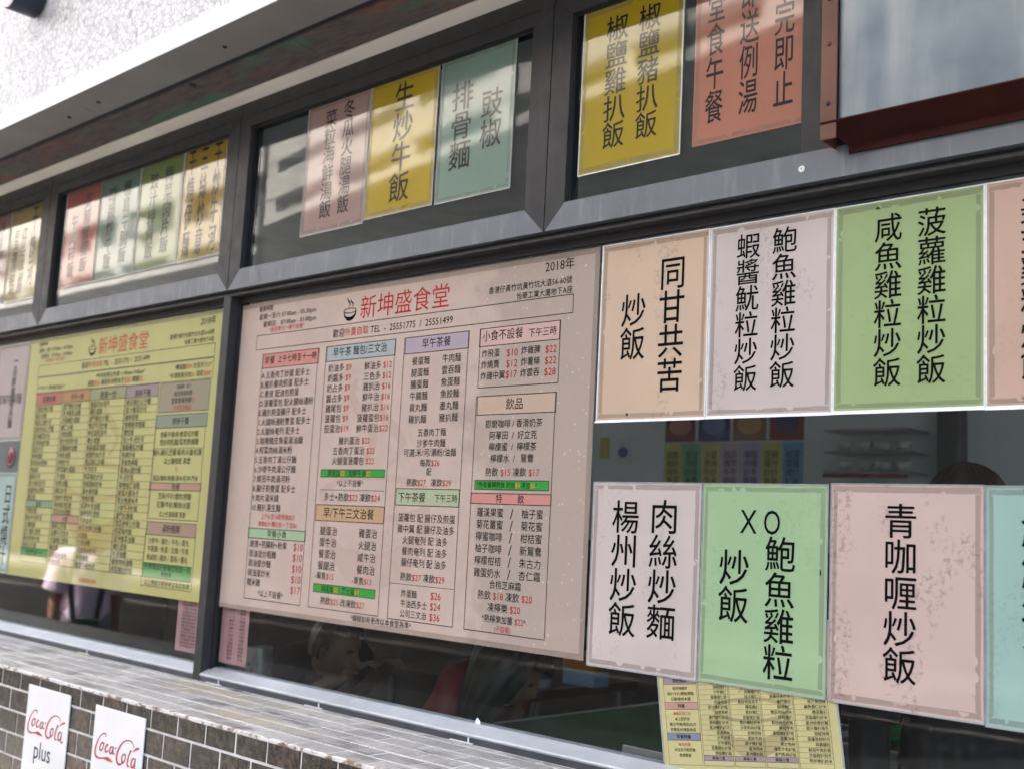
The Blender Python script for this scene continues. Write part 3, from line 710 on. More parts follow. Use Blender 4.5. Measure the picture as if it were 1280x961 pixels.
YELLOW_BOXES = [
 ('box', -3.0244, 2.0822, -1.6841, 2.1298, 'k'),
 ('box', -3.0208, 2.0095, -1.6831, 2.0789, 'k'),
 ('head', -3.0176, 1.9604, -2.7796, 2.015, 'crimson'),
 ('head', -2.7726, 1.9649, -2.5434, 2.0157, 'torange'),
 ('head', -2.5434, 1.965, -2.2682, 2.013, 'sage'),
 ('head', -2.2647, 1.9616, -2.0304, 2.0075, 'violet'),
 ('head', -2.02, 1.9004, -1.6923, 2.0053, 'mauve'),
 ('head', -2.0292, 1.8443, -1.6936, 1.8909, 'steel'),
 ('box', -2.0258, 1.5238, -1.7019, 1.8443, 'k'),
 ('line', -2.03, 1.7715, -1.6941, 1.7735, 'k'),
 ('head', -2.0366, 1.6243, -1.6988, 1.6501, 'rose'),
 ('head', -2.0272, 1.4676, -1.7043, 1.5126, 'dusty'),
 ('box', -2.0343, 1.2888, -1.7057, 1.4676, 'k'),
 ('head', -2.0289, 1.3194, -1.7147, 1.3688, 'green'),
 ('head', -3.0176, 1.5408, -2.7796, 1.5688, 'tealh'),
 ('head', -3.0176, 1.3457, -2.7796, 1.3757, 'green'),
 ('line', -3.0176, 1.9322, -2.7796, 1.9328, 'k'),
 ('line', -3.0176, 1.9044, -2.7796, 1.905, 'k'),
 ('line', -3.0176, 1.8765, -2.7796, 1.8771, 'k'),
 ('line', -3.0176, 1.8486, -2.7796, 1.8492, 'k'),
 ('line', -3.0176, 1.8207, -2.7796, 1.8213, 'k'),
 ('line', -3.0176, 1.7929, -2.7796, 1.7935, 'k'),
 ('line', -3.0176, 1.765, -2.7796, 1.7656, 'k'),
 ('line', -3.0176, 1.7371, -2.7796, 1.7377, 'k'),
 ('line', -3.0176, 1.7092, -2.7796, 1.7098, 'k'),
 ('line', -3.0176, 1.6814, -2.7796, 1.682, 'k'),
 ('line', -3.0176, 1.6535, -2.7796, 1.6541, 'k'),
 ('line', -3.0176, 1.6256, -2.7796, 1.6262, 'k'),
 ('line', -3.0176, 1.5977, -2.7796, 1.5983, 'k'),
 ('line', -3.0176, 1.5699, -2.7796, 1.5705, 'k'),
 ('line', -3.0176, 1.542, -2.7796, 1.5426, 'k'),
 ('line', -3.0176, 1.5141, -2.7796, 1.5147, 'k'),
 ('line', -3.0176, 1.4862, -2.7796, 1.4868, 'k'),
 ('line', -3.0176, 1.4584, -2.7796, 1.459, 'k'),
 ('line', -3.0176, 1.4305, -2.7796, 1.4311, 'k'),
 ('line', -3.0176, 1.4026, -2.7796, 1.4032, 'k'),
 ('line', -3.0176, 1.3747, -2.7796, 1.3753, 'k'),
 ('line', -3.0176, 1.3469, -2.7796, 1.3475, 'k'),
 ('box', -3.0176, 1.3193, -2.7796, 1.9604, 'k'),
 ('head', -2.7726, 1.4843, -2.5434, 1.5163, 'rose'),
 ('line', -2.7726, 1.9365, -2.5434, 1.9371, 'k'),
 ('line', -2.7726, 1.9085, -2.5434, 1.9091, 'k'),
 ('line', -2.7726, 1.8804, -2.5434, 1.881, 'k'),
 ('line', -2.7726, 1.8523, -2.5434, 1.8529, 'k'),
 ('line', -2.7726, 1.8243, -2.5434, 1.8249, 'k'),
 ('line', -2.7726, 1.7962, -2.5434, 1.7968, 'k'),
 ('line', -2.7726, 1.7681, -2.5434, 1.7687, 'k'),
 ('line', -2.7726, 1.74, -2.5434, 1.7406, 'k'),
 ('line', -2.7726, 1.712, -2.5434, 1.7126, 'k'),
 ('line', -2.7726, 1.6839, -2.5434, 1.6845, 'k'),
 ('line', -2.7726, 1.6558, -2.5434, 1.6564, 'k'),
 ('line', -2.7726, 1.6278, -2.5434, 1.6284, 'k'),
 ('line', -2.7726, 1.5997, -2.5434, 1.6003, 'k'),
 ('line', -2.7726, 1.5716, -2.5434, 1.5722, 'k'),
 ('line', -2.7726, 1.5436, -2.5434, 1.5442, 'k'),
 ('line', -2.7726, 1.5155, -2.5434, 1.5161, 'k'),
 ('line', -2.7726, 1.4874, -2.5434, 1.488, 'k'),
 ('line', -2.7726, 1.4593, -2.5434, 1.4599, 'k'),
 ('line', -2.7726, 1.4313, -2.5434, 1.4319, 'k'),
 ('line', -2.7726, 1.4032, -2.5434, 1.4038, 'k'),
 ('line', -2.7726, 1.3751, -2.5434, 1.3757, 'k'),
 ('line', -2.7726, 1.3471, -2.5434, 1.3477, 'k'),
 ('box', -2.7726, 1.3193, -2.5434, 1.9649, 'k'),
 ('line', -2.5434, 1.9366, -2.2682, 1.9372, 'k'),
 ('line', -2.5434, 1.9086, -2.2682, 1.9092, 'k'),
 ('line', -2.5434, 1.8805, -2.2682, 1.8811, 'k'),
 ('line', -2.5434, 1.8524, -2.2682, 1.853, 'k'),
 ('line', -2.5434, 1.8243, -2.2682, 1.8249, 'k'),
 ('line', -2.5434, 1.7963, -2.2682, 1.7969, 'k'),
 ('line', -2.5434, 1.7682, -2.2682, 1.7688, 'k'),
 ('line', -2.5434, 1.7401, -2.2682, 1.7407, 'k'),
 ('line', -2.5434, 1.712, -2.2682, 1.7126, 'k'),
 ('line', -2.5434, 1.684, -2.2682, 1.6846, 'k'),
 ('line', -2.5434, 1.6559, -2.2682, 1.6565, 'k'),
 ('line', -2.5434, 1.6278, -2.2682, 1.6284, 'k'),
 ('line', -2.5434, 1.5997, -2.2682, 1.6003, 'k'),
 ('line', -2.5434, 1.5717, -2.2682, 1.5723, 'k'),
 ('line', -2.5434, 1.5436, -2.2682, 1.5442, 'k'),
 ('line', -2.5434, 1.5155, -2.2682, 1.5161, 'k'),
 ('line', -2.5434, 1.4874, -2.2682, 1.488, 'k'),
 ('line', -2.5434, 1.4594, -2.2682, 1.46, 'k'),
 ('line', -2.5434, 1.4313, -2.2682, 1.4319, 'k'),
 ('line', -2.5434, 1.4032, -2.2682, 1.4038, 'k'),
 ('line', -2.5434, 1.3751, -2.2682, 1.3757, 'k'),
 ('line', -2.5434, 1.3471, -2.2682, 1.3477, 'k'),
 ('box', -2.5434, 1.3193, -2.2682, 1.965, 'k'),
 ('line', -2.2647, 1.9334, -2.0304, 1.934, 'k'),
 ('line', -2.2647, 1.9054, -2.0304, 1.906, 'k'),
 ('line', -2.2647, 1.8775, -2.0304, 1.8781, 'k'),
 ('line', -2.2647, 1.8496, -2.0304, 1.8502, 'k'),
 ('line', -2.2647, 1.8217, -2.0304, 1.8223, 'k'),
 ('line', -2.2647, 1.7937, -2.0304, 1.7943, 'k'),
 ('line', -2.2647, 1.7658, -2.0304, 1.7664, 'k'),
 ('line', -2.2647, 1.7379, -2.0304, 1.7385, 'k'),
 ('line', -2.2647, 1.71, -2.0304, 1.7106, 'k'),
 ('line', -2.2647, 1.682, -2.0304, 1.6826, 'k'),
 ('line', -2.2647, 1.6541, -2.0304, 1.6547, 'k'),
 ('line', -2.2647, 1.6262, -2.0304, 1.6268, 'k'),
 ('line', -2.2647, 1.5983, -2.0304, 1.5989, 'k'),
 ('line', -2.2647, 1.5703, -2.0304, 1.5709, 'k'),
 ('line', -2.2647, 1.5424, -2.0304, 1.543, 'k'),
 ('line', -2.2647, 1.5145, -2.0304, 1.5151, 'k'),
 ('line', -2.2647, 1.4866, -2.0304, 1.4872, 'k'),
 ('line', -2.2647, 1.4586, -2.0304, 1.4592, 'k'),
 ('line', -2.2647, 1.4307, -2.0304, 1.4313, 'k'),
 ('line', -2.2647, 1.4028, -2.0304, 1.4034, 'k'),
 ('line', -2.2647, 1.3749, -2.0304, 1.3755, 'k'),
 ('line', -2.2647, 1.3469, -2.0304, 1.3475, 'k'),
 ('box', -2.2647, 1.3193, -2.0304, 1.9616, 'k'),
]
YELLOW_TEXT = [
 ('*下午六時後加$2*', 'l', -3.0156, 2.0334, 0.022, 1.41, 'k'),
 ('*所有飯類送例湯 11:00am-3:00pm*', 'l', -2.5183, 2.0597, 0.022, 1.159, 'k'),
 ('凍飲~加$2~ 轉意粉米粉烏冬~加$3~ 轉飯~$2', 'l', -2.5781, 2.0328, 0.026, 0.985, 'k'),
 ('*轉福麵~加$4~ 走蛋多汁~$2~*', 'l', -1.9351, 2.0582, 0.0221, 0.986, 'k'),
 ('*中湯跟餐另加~$8~ 湯底~加$8~*', 'l', -1.9665, 2.0287, 0.0229, 0.991, 'k'),
 ('招牌炒飯', 'l', -2.9586, 1.9849, 0.03, 1.007, 'k'),
 ('干干一炒', 'l', -2.71, 1.9861, 0.0283, 0.994, 'k'),
 ('健康一炒', 'l', -2.4674, 1.9834, 0.032, 1.026, 'k'),
 ('美味干麵', 'l', -2.2008, 1.9784, 0.029, 0.989, 'k'),
 ('逢星期一至六', 'l', -1.9085, 1.9887, 0.0168, 0.953, 'k'),
 ('每日例湯免費', 'l', -1.9228, 1.9645, 0.0205, 0.974, 'k'),
 ('堂食套餐熱飲~$3', 'l', -1.9372, 1.9397, 0.0227, 0.981, 'k'),
 ('外賣另收餐盒', 'l', -1.9204, 1.9139, 0.0205, 0.974, 'r'),
 ('特快干麵', 'l', -1.9187, 1.8673, 0.0277, 0.971, 'k'),
 ('香腸/牛腩/魚/椎菜/紅灼麵', 'l', -1.9915, 1.8209, 0.0229, 0.982, 'k'),
 ('煎炒肉粒麵/菜肉熱燥麵', 'l', -1.9908, 1.7937, 0.0249, 0.991, 'k'),
 ('豬扒/雞扒/芝腸/餐肉/火腿/紅腸', 'l', -2.0311, 1.7572, 0.0241, 0.991, 'k'),
 ('以上麵條配 甚麼', 'l', -1.9531, 1.7271, 0.0244, 0.993, 'k'),
 ('~配', 'l', -1.8727, 1.6984, 0.0187, 0.964, 'k'),
 ('甜品/咖啡/熱麵/凍水/紅中/汽水', 'l', -2.0169, 1.6665, 0.0225, 0.988, 'k'),
 ('特餐', 'l', -1.8839, 1.6371, 0.0265, 0.986, 'k'),
 ('芝麻/牛扒/煙肉/撈麵', 'l', -1.9696, 1.6046, 0.0247, 0.99, 'k'),
 ('紅腸/牛扒/餐肉/火腿', 'l', -1.9736, 1.5743, 0.0251, 0.992, 'k'),
 ('以上任選兩樣 甚麼', 'l', -1.9533, 1.5414, 0.0215, 0.979, 'k'),
 ('湯粉麵類', 'l', -1.9245, 1.4916, 0.0306, 0.971, 'k'),
 ('沙爹牛 / 豬扒 / 牛丸 / 貢丸', 'l', -2.0104, 1.4468, 0.0237, 0.986, 'k'),
 ('牛筋腩 / 魚蛋 / 叉燒 / 牛肉', 'l', -2.0112, 1.4188, 0.0239, 0.987, 'k'),
 ('魚皮餃 / 雞扒 / 雲吞 / 墨丸', 'l', -2.0119, 1.3901, 0.0239, 0.987, 'k'),
 ('外賣電話訂座每位另加一元', 'l', -2.0209, 1.3578, 0.024, 1.051, 'k'),
 ('歡迎查詢', 'l', -1.9044, 1.3348, 0.0174, 0.956, 'k'),
 ('以上價錢只供參考以本店為準', 'l', -2.0134, 1.3021, 0.022, 1.039, 'k'),
 ('多謝惠顧歡迎再來', 'l', -2.4987, 1.2765, 0.0183, 0.962, 'r'),
 ('京醬排骨炒麵', 'l', -3.0096, 1.9451, 0.0255, 1.0, 'k'),
 ('雞扒炒麵', 'l', -3.0096, 1.9172, 0.0255, 1.0, 'k'),
 ('欖菜火腿炒河', 'l', -3.0096, 1.8893, 0.0255, 1.0, 'k'),
 ('豉椒肉絲公仔麵', 'l', -3.0096, 1.8614, 0.0255, 1.0, 'k'),
 ('星洲雜菜炒米', 'l', -3.0096, 1.8336, 0.0255, 1.0, 'k'),
 ('星洲肉絲炒飯', 'l', -3.0096, 1.8057, 0.0255, 1.0, 'k'),
 ('雜菜炒河', 'l', -3.0096, 1.7778, 0.0255, 1.0, 'k'),
 ('排骨燴飯', 'l', -3.0096, 1.75, 0.0255, 1.0, 'k'),
 ('榨菜魚柳意粉', 'l', -3.0096, 1.7221, 0.0255, 1.0, 'k'),
 ('肉絲飯', 'l', -3.0096, 1.6942, 0.0255, 1.0, 'k'),
 ('雞柳炒河', 'l', -3.0096, 1.6663, 0.0255, 1.0, 'k'),
 ('乾炒餐肉炒河', 'l', -3.0096, 1.6385, 0.0255, 1.0, 'k'),
 ('椒鹽肉絲意粉', 'l', -3.0096, 1.6106, 0.0255, 1.0, 'k'),
 ('雞粒飯', 'l', -3.0096, 1.5827, 0.0255, 1.0, 'k'),
 ('飯類', 'c', -2.8986, 1.5548, 0.024, 1, 'k'),
 ('排骨炒飯', 'l', -3.0096, 1.527, 0.0255, 1.0, 'k'),
 ('粟米牛河炒河', 'l', -3.0096, 1.4991, 0.0255, 1.0, 'k'),
 ('叉燒燴飯', 'l', -3.0096, 1.4712, 0.0255, 1.0, 'k'),
 ('豉汁豬扒意粉', 'l', -3.0096, 1.4433, 0.0255, 1.0, 'k'),
 ('粟米排骨炒米', 'l', -3.0096, 1.4155, 0.0255, 1.0, 'k'),
 ('魚柳公仔麵', 'l', -3.0096, 1.3876, 0.0255, 1.0, 'k'),
 ('外賣盒另加一元', 'c', -2.8986, 1.3597, 0.021, 0.995, 'k'),
 ('廈門豬扒炒飯', 'l', -2.7646, 1.9495, 0.0255, 1.0, 'k'),
 ('星洲雜菜油麵', 'l', -2.7646, 1.9214, 0.0255, 1.0, 'k'),
 ('京醬豬扒燴飯', 'l', -2.7646, 1.8933, 0.0255, 1.0, 'k'),
 ('蝦仁炒飯', 'l', -2.7646, 1.8653, 0.0255, 1.0, 'k'),
 ('排骨燴飯', 'l', -2.7646, 1.8372, 0.0255, 1.0, 'k'),
 ('乾炒魚柳炒米', 'l', -2.7646, 1.8091, 0.0255, 1.0, 'k'),
 ('菠蘿雞柳油麵', 'l', -2.7646, 1.781, 0.0255, 1.0, 'k'),
 ('排骨油麵', 'l', -2.7646, 1.753, 0.0255, 1.0, 'k'),
 ('排骨炒米', 'l', -2.7646, 1.7249, 0.0255, 1.0, 'k'),
 ('榨菜雞扒燴飯', 'l', -2.7646, 1.6968, 0.0255, 1.0, 'k'),
 ('牛肉飯', 'l', -2.7646, 1.6688, 0.0255, 1.0, 'k'),
 ('排骨油麵', 'l', -2.7646, 1.6407, 0.0255, 1.0, 'k'),
 ('雞粒烏冬', 'l', -2.7646, 1.6126, 0.0255, 1.0, 'k'),
 ('豉椒牛肉炒米', 'l', -2.7646, 1.5846, 0.0255, 1.0, 'k'),
 ('黑椒餐肉炒飯', 'l', -2.7646, 1.5565, 0.0255, 1.0, 'k'),
 ('雪菜肉絲燴飯', 'l', -2.7646, 1.5284, 0.0255, 1.0, 'k'),
 ('小食', 'c', -2.658, 1.5003, 0.026, 1, 'k'),
 ('雞柳公仔麵', 'l', -2.7646, 1.4723, 0.0255, 1.0, 'k'),
 ('菠蘿牛河烏冬', 'l', -2.7646, 1.4442, 0.0255, 1.0, 'k'),
 ('京醬蝦仁意粉', 'l', -2.7646, 1.4161, 0.0255, 1.0, 'k'),
 ('雞粒飯', 'l', -2.7646, 1.3881, 0.0255, 1.0, 'k'),
 ('菠蘿雞柳烏冬', 'l', -2.7646, 1.36, 0.0255, 1.0, 'k'),
 ('牛肉炒河', 'l', -2.7646, 1.3319, 0.0255, 1.0, 'k'),
 ('椒鹽肉絲烏冬', 'l', -2.5354, 1.9496, 0.0255, 1.0, 'k'),
 ('雞扒燴飯', 'l', -2.5354, 1.9215, 0.0255, 1.0, 'k'),
 ('廈門餐肉炒麵', 'l', -2.5354, 1.8934, 0.0255, 1.0, 'k'),
 ('欖菜牛河炒飯', 'l', -2.5354, 1.8653, 0.0255, 1.0, 'k'),
 ('鮮茄雞粒烏冬', 'l', -2.5354, 1.8373, 0.0255, 1.0, 'k'),
 ('雞扒燴飯', 'l', -2.5354, 1.8092, 0.0255, 1.0, 'k'),
 ('蝦醬雜菜燴飯', 'l', -2.5354, 1.7811, 0.0255, 1.0, 'k'),
 ('椒鹽肉絲炒河', 'l', -2.5354, 1.753, 0.0255, 1.0, 'k'),
 ('欖菜蝦仁炒麵', 'l', -2.5354, 1.725, 0.0255, 1.0, 'k'),
 ('牛河烏冬', 'l', -2.5354, 1.6969, 0.0255, 1.0, 'k'),
 ('榨菜雞扒炒河', 'l', -2.5354, 1.6688, 0.0255, 1.0, 'k'),
 ('豉椒雞柳炒米', 'l', -2.5354, 1.6407, 0.0255, 1.0, 'k'),
 ('粟米餐肉飯', 'l', -2.5354, 1.6127, 0.0255, 1.0, 'k'),
 ('肉絲炒飯', 'l', -2.5354, 1.5846, 0.0255, 1.0, 'k'),
 ('蒜蓉牛肉油麵', 'l', -2.5354, 1.5565, 0.0255, 1.0, 'k'),
 ('咖喱雞粒意粉', 'l', -2.5354, 1.5284, 0.0255, 1.0, 'k'),
 ('牛肉烏冬', 'l', -2.5354, 1.5004, 0.0255, 1.0, 'k'),
 ('榨菜魚柳公仔麵', 'l', -2.5354, 1.4723, 0.0255, 1.0, 'k'),
 ('火腿飯', 'l', -2.5354, 1.4442, 0.0255, 1.0, 'k'),
 ('叉燒油麵', 'l', -2.5354, 1.4162, 0.0255, 1.0, 'k'),
 ('滑蛋雞柳炒河', 'l', -2.5354, 1.3881, 0.0255, 1.0, 'k'),
 ('牛肉燴飯', 'l', -2.5354, 1.36, 0.0255, 1.0, 'k'),
 ('椒鹽牛肉炒河', 'l', -2.5354, 1.3319, 0.0255, 1.0, 'k'),
 ('鮮茄豬扒公仔麵', 'l', -2.2567, 1.9462, 0.0255, 1.0, 'k'),
 ('豉汁雜菜炒河', 'l', -2.2567, 1.9183, 0.0255, 1.0, 'k'),
 ('雞柳意粉', 'l', -2.2567, 1.8904, 0.0255, 1.0, 'k'),
 ('咖喱餐肉燴飯', 'l', -2.2567, 1.8625, 0.0255, 1.0, 'k'),
 ('雞粒飯', 'l', -2.2567, 1.8345, 0.0255, 1.0, 'k'),
 ('豉汁牛河炒河', 'l', -2.2567, 1.8066, 0.0255, 1.0, 'k'),
 ('蝦醬雞粒炒麵', 'l', -2.2567, 1.7787, 0.0255, 1.0, 'k'),
 ('魚柳炒米', 'l', -2.2567, 1.7508, 0.0255, 1.0, 'k'),
 ('黑椒魚柳飯', 'l', -2.2567, 1.7228, 0.0255, 1.0, 'k'),
 ('星洲火腿炒飯', 'l', -2.2567, 1.6949, 0.0255, 1.0, 'k'),
 ('牛河炒河', 'l', -2.2567, 1.667, 0.0255, 1.0, 'k'),
 ('咖喱蝦仁油麵', 'l', -2.2567, 1.6391, 0.0255, 1.0, 'k'),
 ('鮮茄火腿烏冬', 'l', -2.2567, 1.6111, 0.0255, 1.0, 'k'),
 ('乾炒魚柳烏冬', 'l', -2.2567, 1.5832, 0.0255, 1.0, 'k'),
 ('沙爹牛河炒飯', 'l', -2.2567, 1.5553, 0.0255, 1.0, 'k'),
 ('廈門火腿飯', 'l', -2.2567, 1.5273, 0.0255, 1.0, 'k'),
 ('雪菜排骨公仔麵', 'l', -2.2567, 1.4994, 0.0255, 1.0, 'k'),
 ('榨菜餐肉飯', 'l', -2.2567, 1.4715, 0.0255, 1.0, 'k'),
 ('星洲雜菜油麵', 'l', -2.2567, 1.4436, 0.0255, 1.0, 'k'),
 ('雞扒意粉', 'l', -2.2567, 1.4156, 0.0255, 1.0, 'k'),
 ('牛河油麵', 'l', -2.2567, 1.3877, 0.0255, 1.0, 'k'),
 ('鹹魚肉絲油麵', 'l', -2.2567, 1.3598, 0.0255, 1.0, 'k'),
 ('榨菜豬扒炒麵', 'l', -2.2567, 1.3319, 0.0255, 1.0, 'k'),
]
LOGO = [
 ([(0.0773, -0.0791), (0.0715, -0.0717), (0.0533, -0.0743), (0.035, -0.0906), (0.0238, -0.1105), (0.0208, -0.1293), (0.0286, -0.1399), (0.048, -0.142), (0.0722, -0.1383), (0.0966, -0.1368), (0.1241, -0.1406)], [0.0018, 0.0024, 0.0018, 0.0024, 0.0036, 0.0042, 0.0036, 0.0024, 0.0024, 0.0054, 0.0012]),
 ([(0.0584, -0.0963), (0.0481, -0.106), (0.0465, -0.1172), (0.0543, -0.1197), (0.0639, -0.1114), (0.0656, -0.1007), (0.0584, -0.0963), (0.0715, -0.099)], [0.0018, 0.003, 0.0036, 0.0024, 0.0024, 0.0024, 0.0018, 0.0012]),
 ([(0.0919, -0.0978), (0.0825, -0.1019), (0.0769, -0.1136), (0.0845, -0.1197), (0.0972, -0.1123)], [0.0024, 0.003, 0.0036, 0.0024, 0.0012]),
 ([(0.1168, -0.0991), (0.1049, -0.1053), (0.1034, -0.1168), (0.1121, -0.1191), (0.12, -0.1089), (0.1218, -0.0988), (0.1206, -0.116), (0.133, -0.1168)], [0.0018, 0.003, 0.0036, 0.0024, 0.0024, 0.0024, 0.003, 0.0012]),
 ([(0.1315, -0.1014), (0.1394, -0.1002)], [0.0024, 0.0024]),
 ([(0.2331, -0.0841), (0.2228, -0.0724), (0.2005, -0.0694), (0.1728, -0.0788), (0.1523, -0.0996), (0.1437, -0.1241), (0.153, -0.1388), (0.1708, -0.1377), (0.1892, -0.126)], [0.0012, 0.0018, 0.0018, 0.0024, 0.0036, 0.0048, 0.0036, 0.0024, 0.0012]),
 ([(0.2288, -0.0957), (0.2451, -0.0858), (0.2626, -0.0815)], [0.0012, 0.003, 0.0024]),
 ([(0.1842, -0.1082), (0.1748, -0.1149), (0.1738, -0.1284), (0.1825, -0.1319), (0.1911, -0.1213), (0.1898, -0.1109), (0.1842, -0.1082), (0.1955, -0.11)], [0.0018, 0.003, 0.0036, 0.0024, 0.0024, 0.0024, 0.0018, 0.0012]),
 ([(0.2047, -0.1157), (0.22, -0.0957), (0.2143, -0.0966), (0.2059, -0.1212), (0.2061, -0.1357), (0.219, -0.1363)], [0.0012, 0.0018, 0.0018, 0.0036, 0.003, 0.0012]),
 ([(0.2398, -0.1107), (0.2276, -0.1174), (0.226, -0.1326), (0.2346, -0.1361), (0.2428, -0.1243), (0.2456, -0.1103), (0.2448, -0.1384), (0.2602, -0.1377)], [0.0018, 0.003, 0.0036, 0.0024, 0.0024, 0.0024, 0.003, 0.0012]),
]

# ================================================================ LETTERED SHEETS
def srgb(r, g, b, k=1.0):
    f = lambda c: ((c/255+.055)/1.055)**2.4 if c > 10 else c/3294.6
    return tuple(min(.9, f(c)*k) for c in (r, g, b))
K_LO, K_UP = .74, 1.0
INK_LO = [ink('black print', (.005, .005, .005), .0), ink('red print', (.42, .035, .03), .25), ink('orange print', (.62, .24, .03), .25)]
INK_UP = [ink('black print under film', (.014, .013, .013), .8, 1.5), ink('red print under film', (.40, .05, .03), .8, 1.5), ink('orange print under film', (.6, .25, .03), .8, 1.5)]
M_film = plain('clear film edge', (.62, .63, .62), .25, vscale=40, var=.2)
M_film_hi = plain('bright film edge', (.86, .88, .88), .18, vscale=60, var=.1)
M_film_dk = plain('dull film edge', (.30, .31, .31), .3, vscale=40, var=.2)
def tape_mat(name, c, a=.42):
    m, nt, out = new_mat(name)
    bsdf(nt, out, c, .4, alpha=a, spec=.4); return m
TAPE = tape_mat('old brown tape', (.26, .20, .15), .30); TAPE_G = tape_mat('old greyish tape', (.26, .26, .19), .30); TAPE_L = tape_mat('pale tape', (.40, .36, .30), .35)
rt = random.Random(21)
def tape_strip(mb, x0, x1, z0, z1, y, horiz):
    """a strip of tape with torn, ragged ends and slightly wavering long edges"""
    n = 9; top = []; bot = []
    for i in range(n+1):
        t = i/n
        if horiz:
            x = x0+(x1-x0)*t; j = rt.uniform(-.0008, .0008)
            e = rt.uniform(-.003, .003) if i in (0, n) else 0
            bot.append((x+e, y, z0+j)); top.append((x-e, y, z1+rt.uniform(-.0008, .0008)))
        else:
            z = z0+(z1-z0)*t; e = rt.uniform(-.003, .003) if i in (0, n) else 0
            bot.append((x0+rt.uniform(-.0006, .0006), y, z+e)); top.append((x1+rt.uniform(-.0006, .0006), y, z-e))
    mb.poly(bot+top[::-1] if horiz else top+bot[::-1])
def flakes(root, x0, x1, z0, z1, y, mat, wd=.0105, inset=.004):
    """bits of card showing where the tape has come away"""
    for _ in range(rt.choice((5, 7, 9))):
        mb = MB(); side = rt.choice((0, 0, 0, 1, 1, 2, 3)); r = rt.uniform(.003, .010); d = rt.uniform(.35, 1.0)*wd
        n = 9; pts = []
        for i in range(n+1):
            a = math.pi*i/n; k = rt.uniform(.75, 1.1); pts.append((r*math.cos(a)*rt.uniform(.9, 1.1), d*math.sin(a)*k))
        if side < 2:
            cx = rt.uniform(x0+.03, x1-.03); base = z0+inset+wd if side == 0 else z1-inset-wd; sg = -1 if side == 0 else 1
            q_ = [(cx+a*sg*-1, y, base+sg*b) for a, b in pts]
        else:
            cz = rt.uniform(z0+.03, z1-.03); base = x0+inset+wd if side == 2 else x1-inset-wd; sg = -1 if side == 2 else 1
            q_ = [(base+sg*b, y, cz+a*sg) for a, b in pts]
        mb.poly(q_); mb.build('paper_flake', mat, root)
def tapes(root, x0, x1, z0, z1, y, mat, wd=.0105, inset=.004, patch=True):
    a0, a1, c0, c1 = x0+inset, x1-inset, z0+inset, z1-inset
    def pieces(lo, hi, n):
        cuts = sorted(rt.uniform(lo+.04, hi-.04) for _ in range(n)); e = [lo]+cuts+[hi]
        return [(p+(.0 if p == lo else rt.uniform(.0, .006)), q_-(.0 if q_ == hi else rt.uniform(.0, .006))) for p, q_ in zip(e, e[1:])]
    for side in range(4):
        mb = MB()
        if side < 2:
            z = c0 if side == 0 else c1-wd
            for p, q_ in pieces(a0, a1, rt.choice((0, 0, 1))): tape_strip(mb, p, q_, z, z+wd*rt.uniform(.8, 1.1), y, True)
        else:
            x = a0 if side == 2 else a1-wd
            for p, q_ in pieces(c0+wd+.001, c1-wd-.001, rt.choice((0, 0, 1))): tape_strip(mb, x, x+wd*rt.uniform(.75, 1.0), p, q_, y, False)
        mb.build('tape_strip', mat, root)
def film_edge(root, x0, x1, z0, z1, yf, mat, wl=.0025, wr=.0025, wb=.003, wt=.0025, lift=0.0):
    """the clear margin of the laminating pouch standing a little proud round the sheet"""
    q = MB()
    q.box((x0-wl, yf-.0012, z0), (x0, yf+.0008, z1)); q.box((x1, yf-.0012, z0), (x1+wr, yf+.0008, z1)); q.box((x0-wl, yf-.0012, z1), (x1+wr, yf+.0008, z1+wt))
    q.add([(x0-wl, yf-.0012-lift, z0-wb), (x1+wr, yf-.0012-lift, z0-wb), (x1+wr, yf-.0008, z0), (x0-wl, yf-.0008, z0), (x0-wl, yf+.0004-lift, z0-wb), (x1+wr, yf+.0004-lift, z0-wb), (x1+wr, yf+.0008, z0), (x0-wl, yf+.0008, z0)],
          [(0,1,2,3),(4,7,6,5),(0,4,5,1),(2,6,7,3),(1,5,6,2),(0,3,7,4)])
    return q.build('film_edge', mat, root)

def card(kind, x0, x1, z0, z1, yf, mat, cols, label, tape, film, group, inks=INK_LO, cat='menu card', lift=0, wb=.003, holes=True, rows=()):
    root = tag(empty(kind, ((x0+x1)/2, yf, z0)), label, cat, group)
    q = MB(); q.box((x0, yf, z0), (x1, yf+.0014, z1)); q.build('paper', mat, root, (x0, yf, z0))
    if tape:
        tapes(root, x0, x1, z0, z1, yf-.0003, tape); flakes(root, x0, x1, z0, z1, yf-.00042, mat)
    if film: film_edge(root, x0, x1, z0, z1, yf, film, lift=lift, wb=wb)
    for (s, x, zc, pitch, wd) in cols: q = MB(); put_column(q, s, x, zc, pitch, wd, yf-.0006); q.build('lettering', inks, root)
    for r in rows: q = MB(); put_line(q, *r, y=yf-.0006, res=3); q.build('lettering', inks, root)
    return root
CREAM = srgb(222, 195, 170, K_LO); LILAC = srgb(218, 204, 198, K_LO); GREEN = srgb(170, 192, 136, K_LO); PEACH = srgb(219, 186, 166, K_LO)
MINT = srgb(172, 204, 158, K_LO); ROSEY = srgb(220, 194, 183, K_LO); AQUA = srgb(170, 202, 192, K_LO)
YF = -.003
g1 = 'laminated dish cards in the upper row of the big window'; g2 = 'laminated dish cards in the lower row of the big window'
card('menu_card', .003, .3065, 1.818, 2.241, YF, paper_mat('cream card', CREAM, .45, seed=1), [('同甘共苦', .2092, 2.1523, .0793, .0682), ('炒飯', .1006, 2.075, .0802, .0683)],
     'peach card reading 同甘共苦, beside the big beige menu', TAPE, M_film_hi, g1, lift=.006, wb=.007)
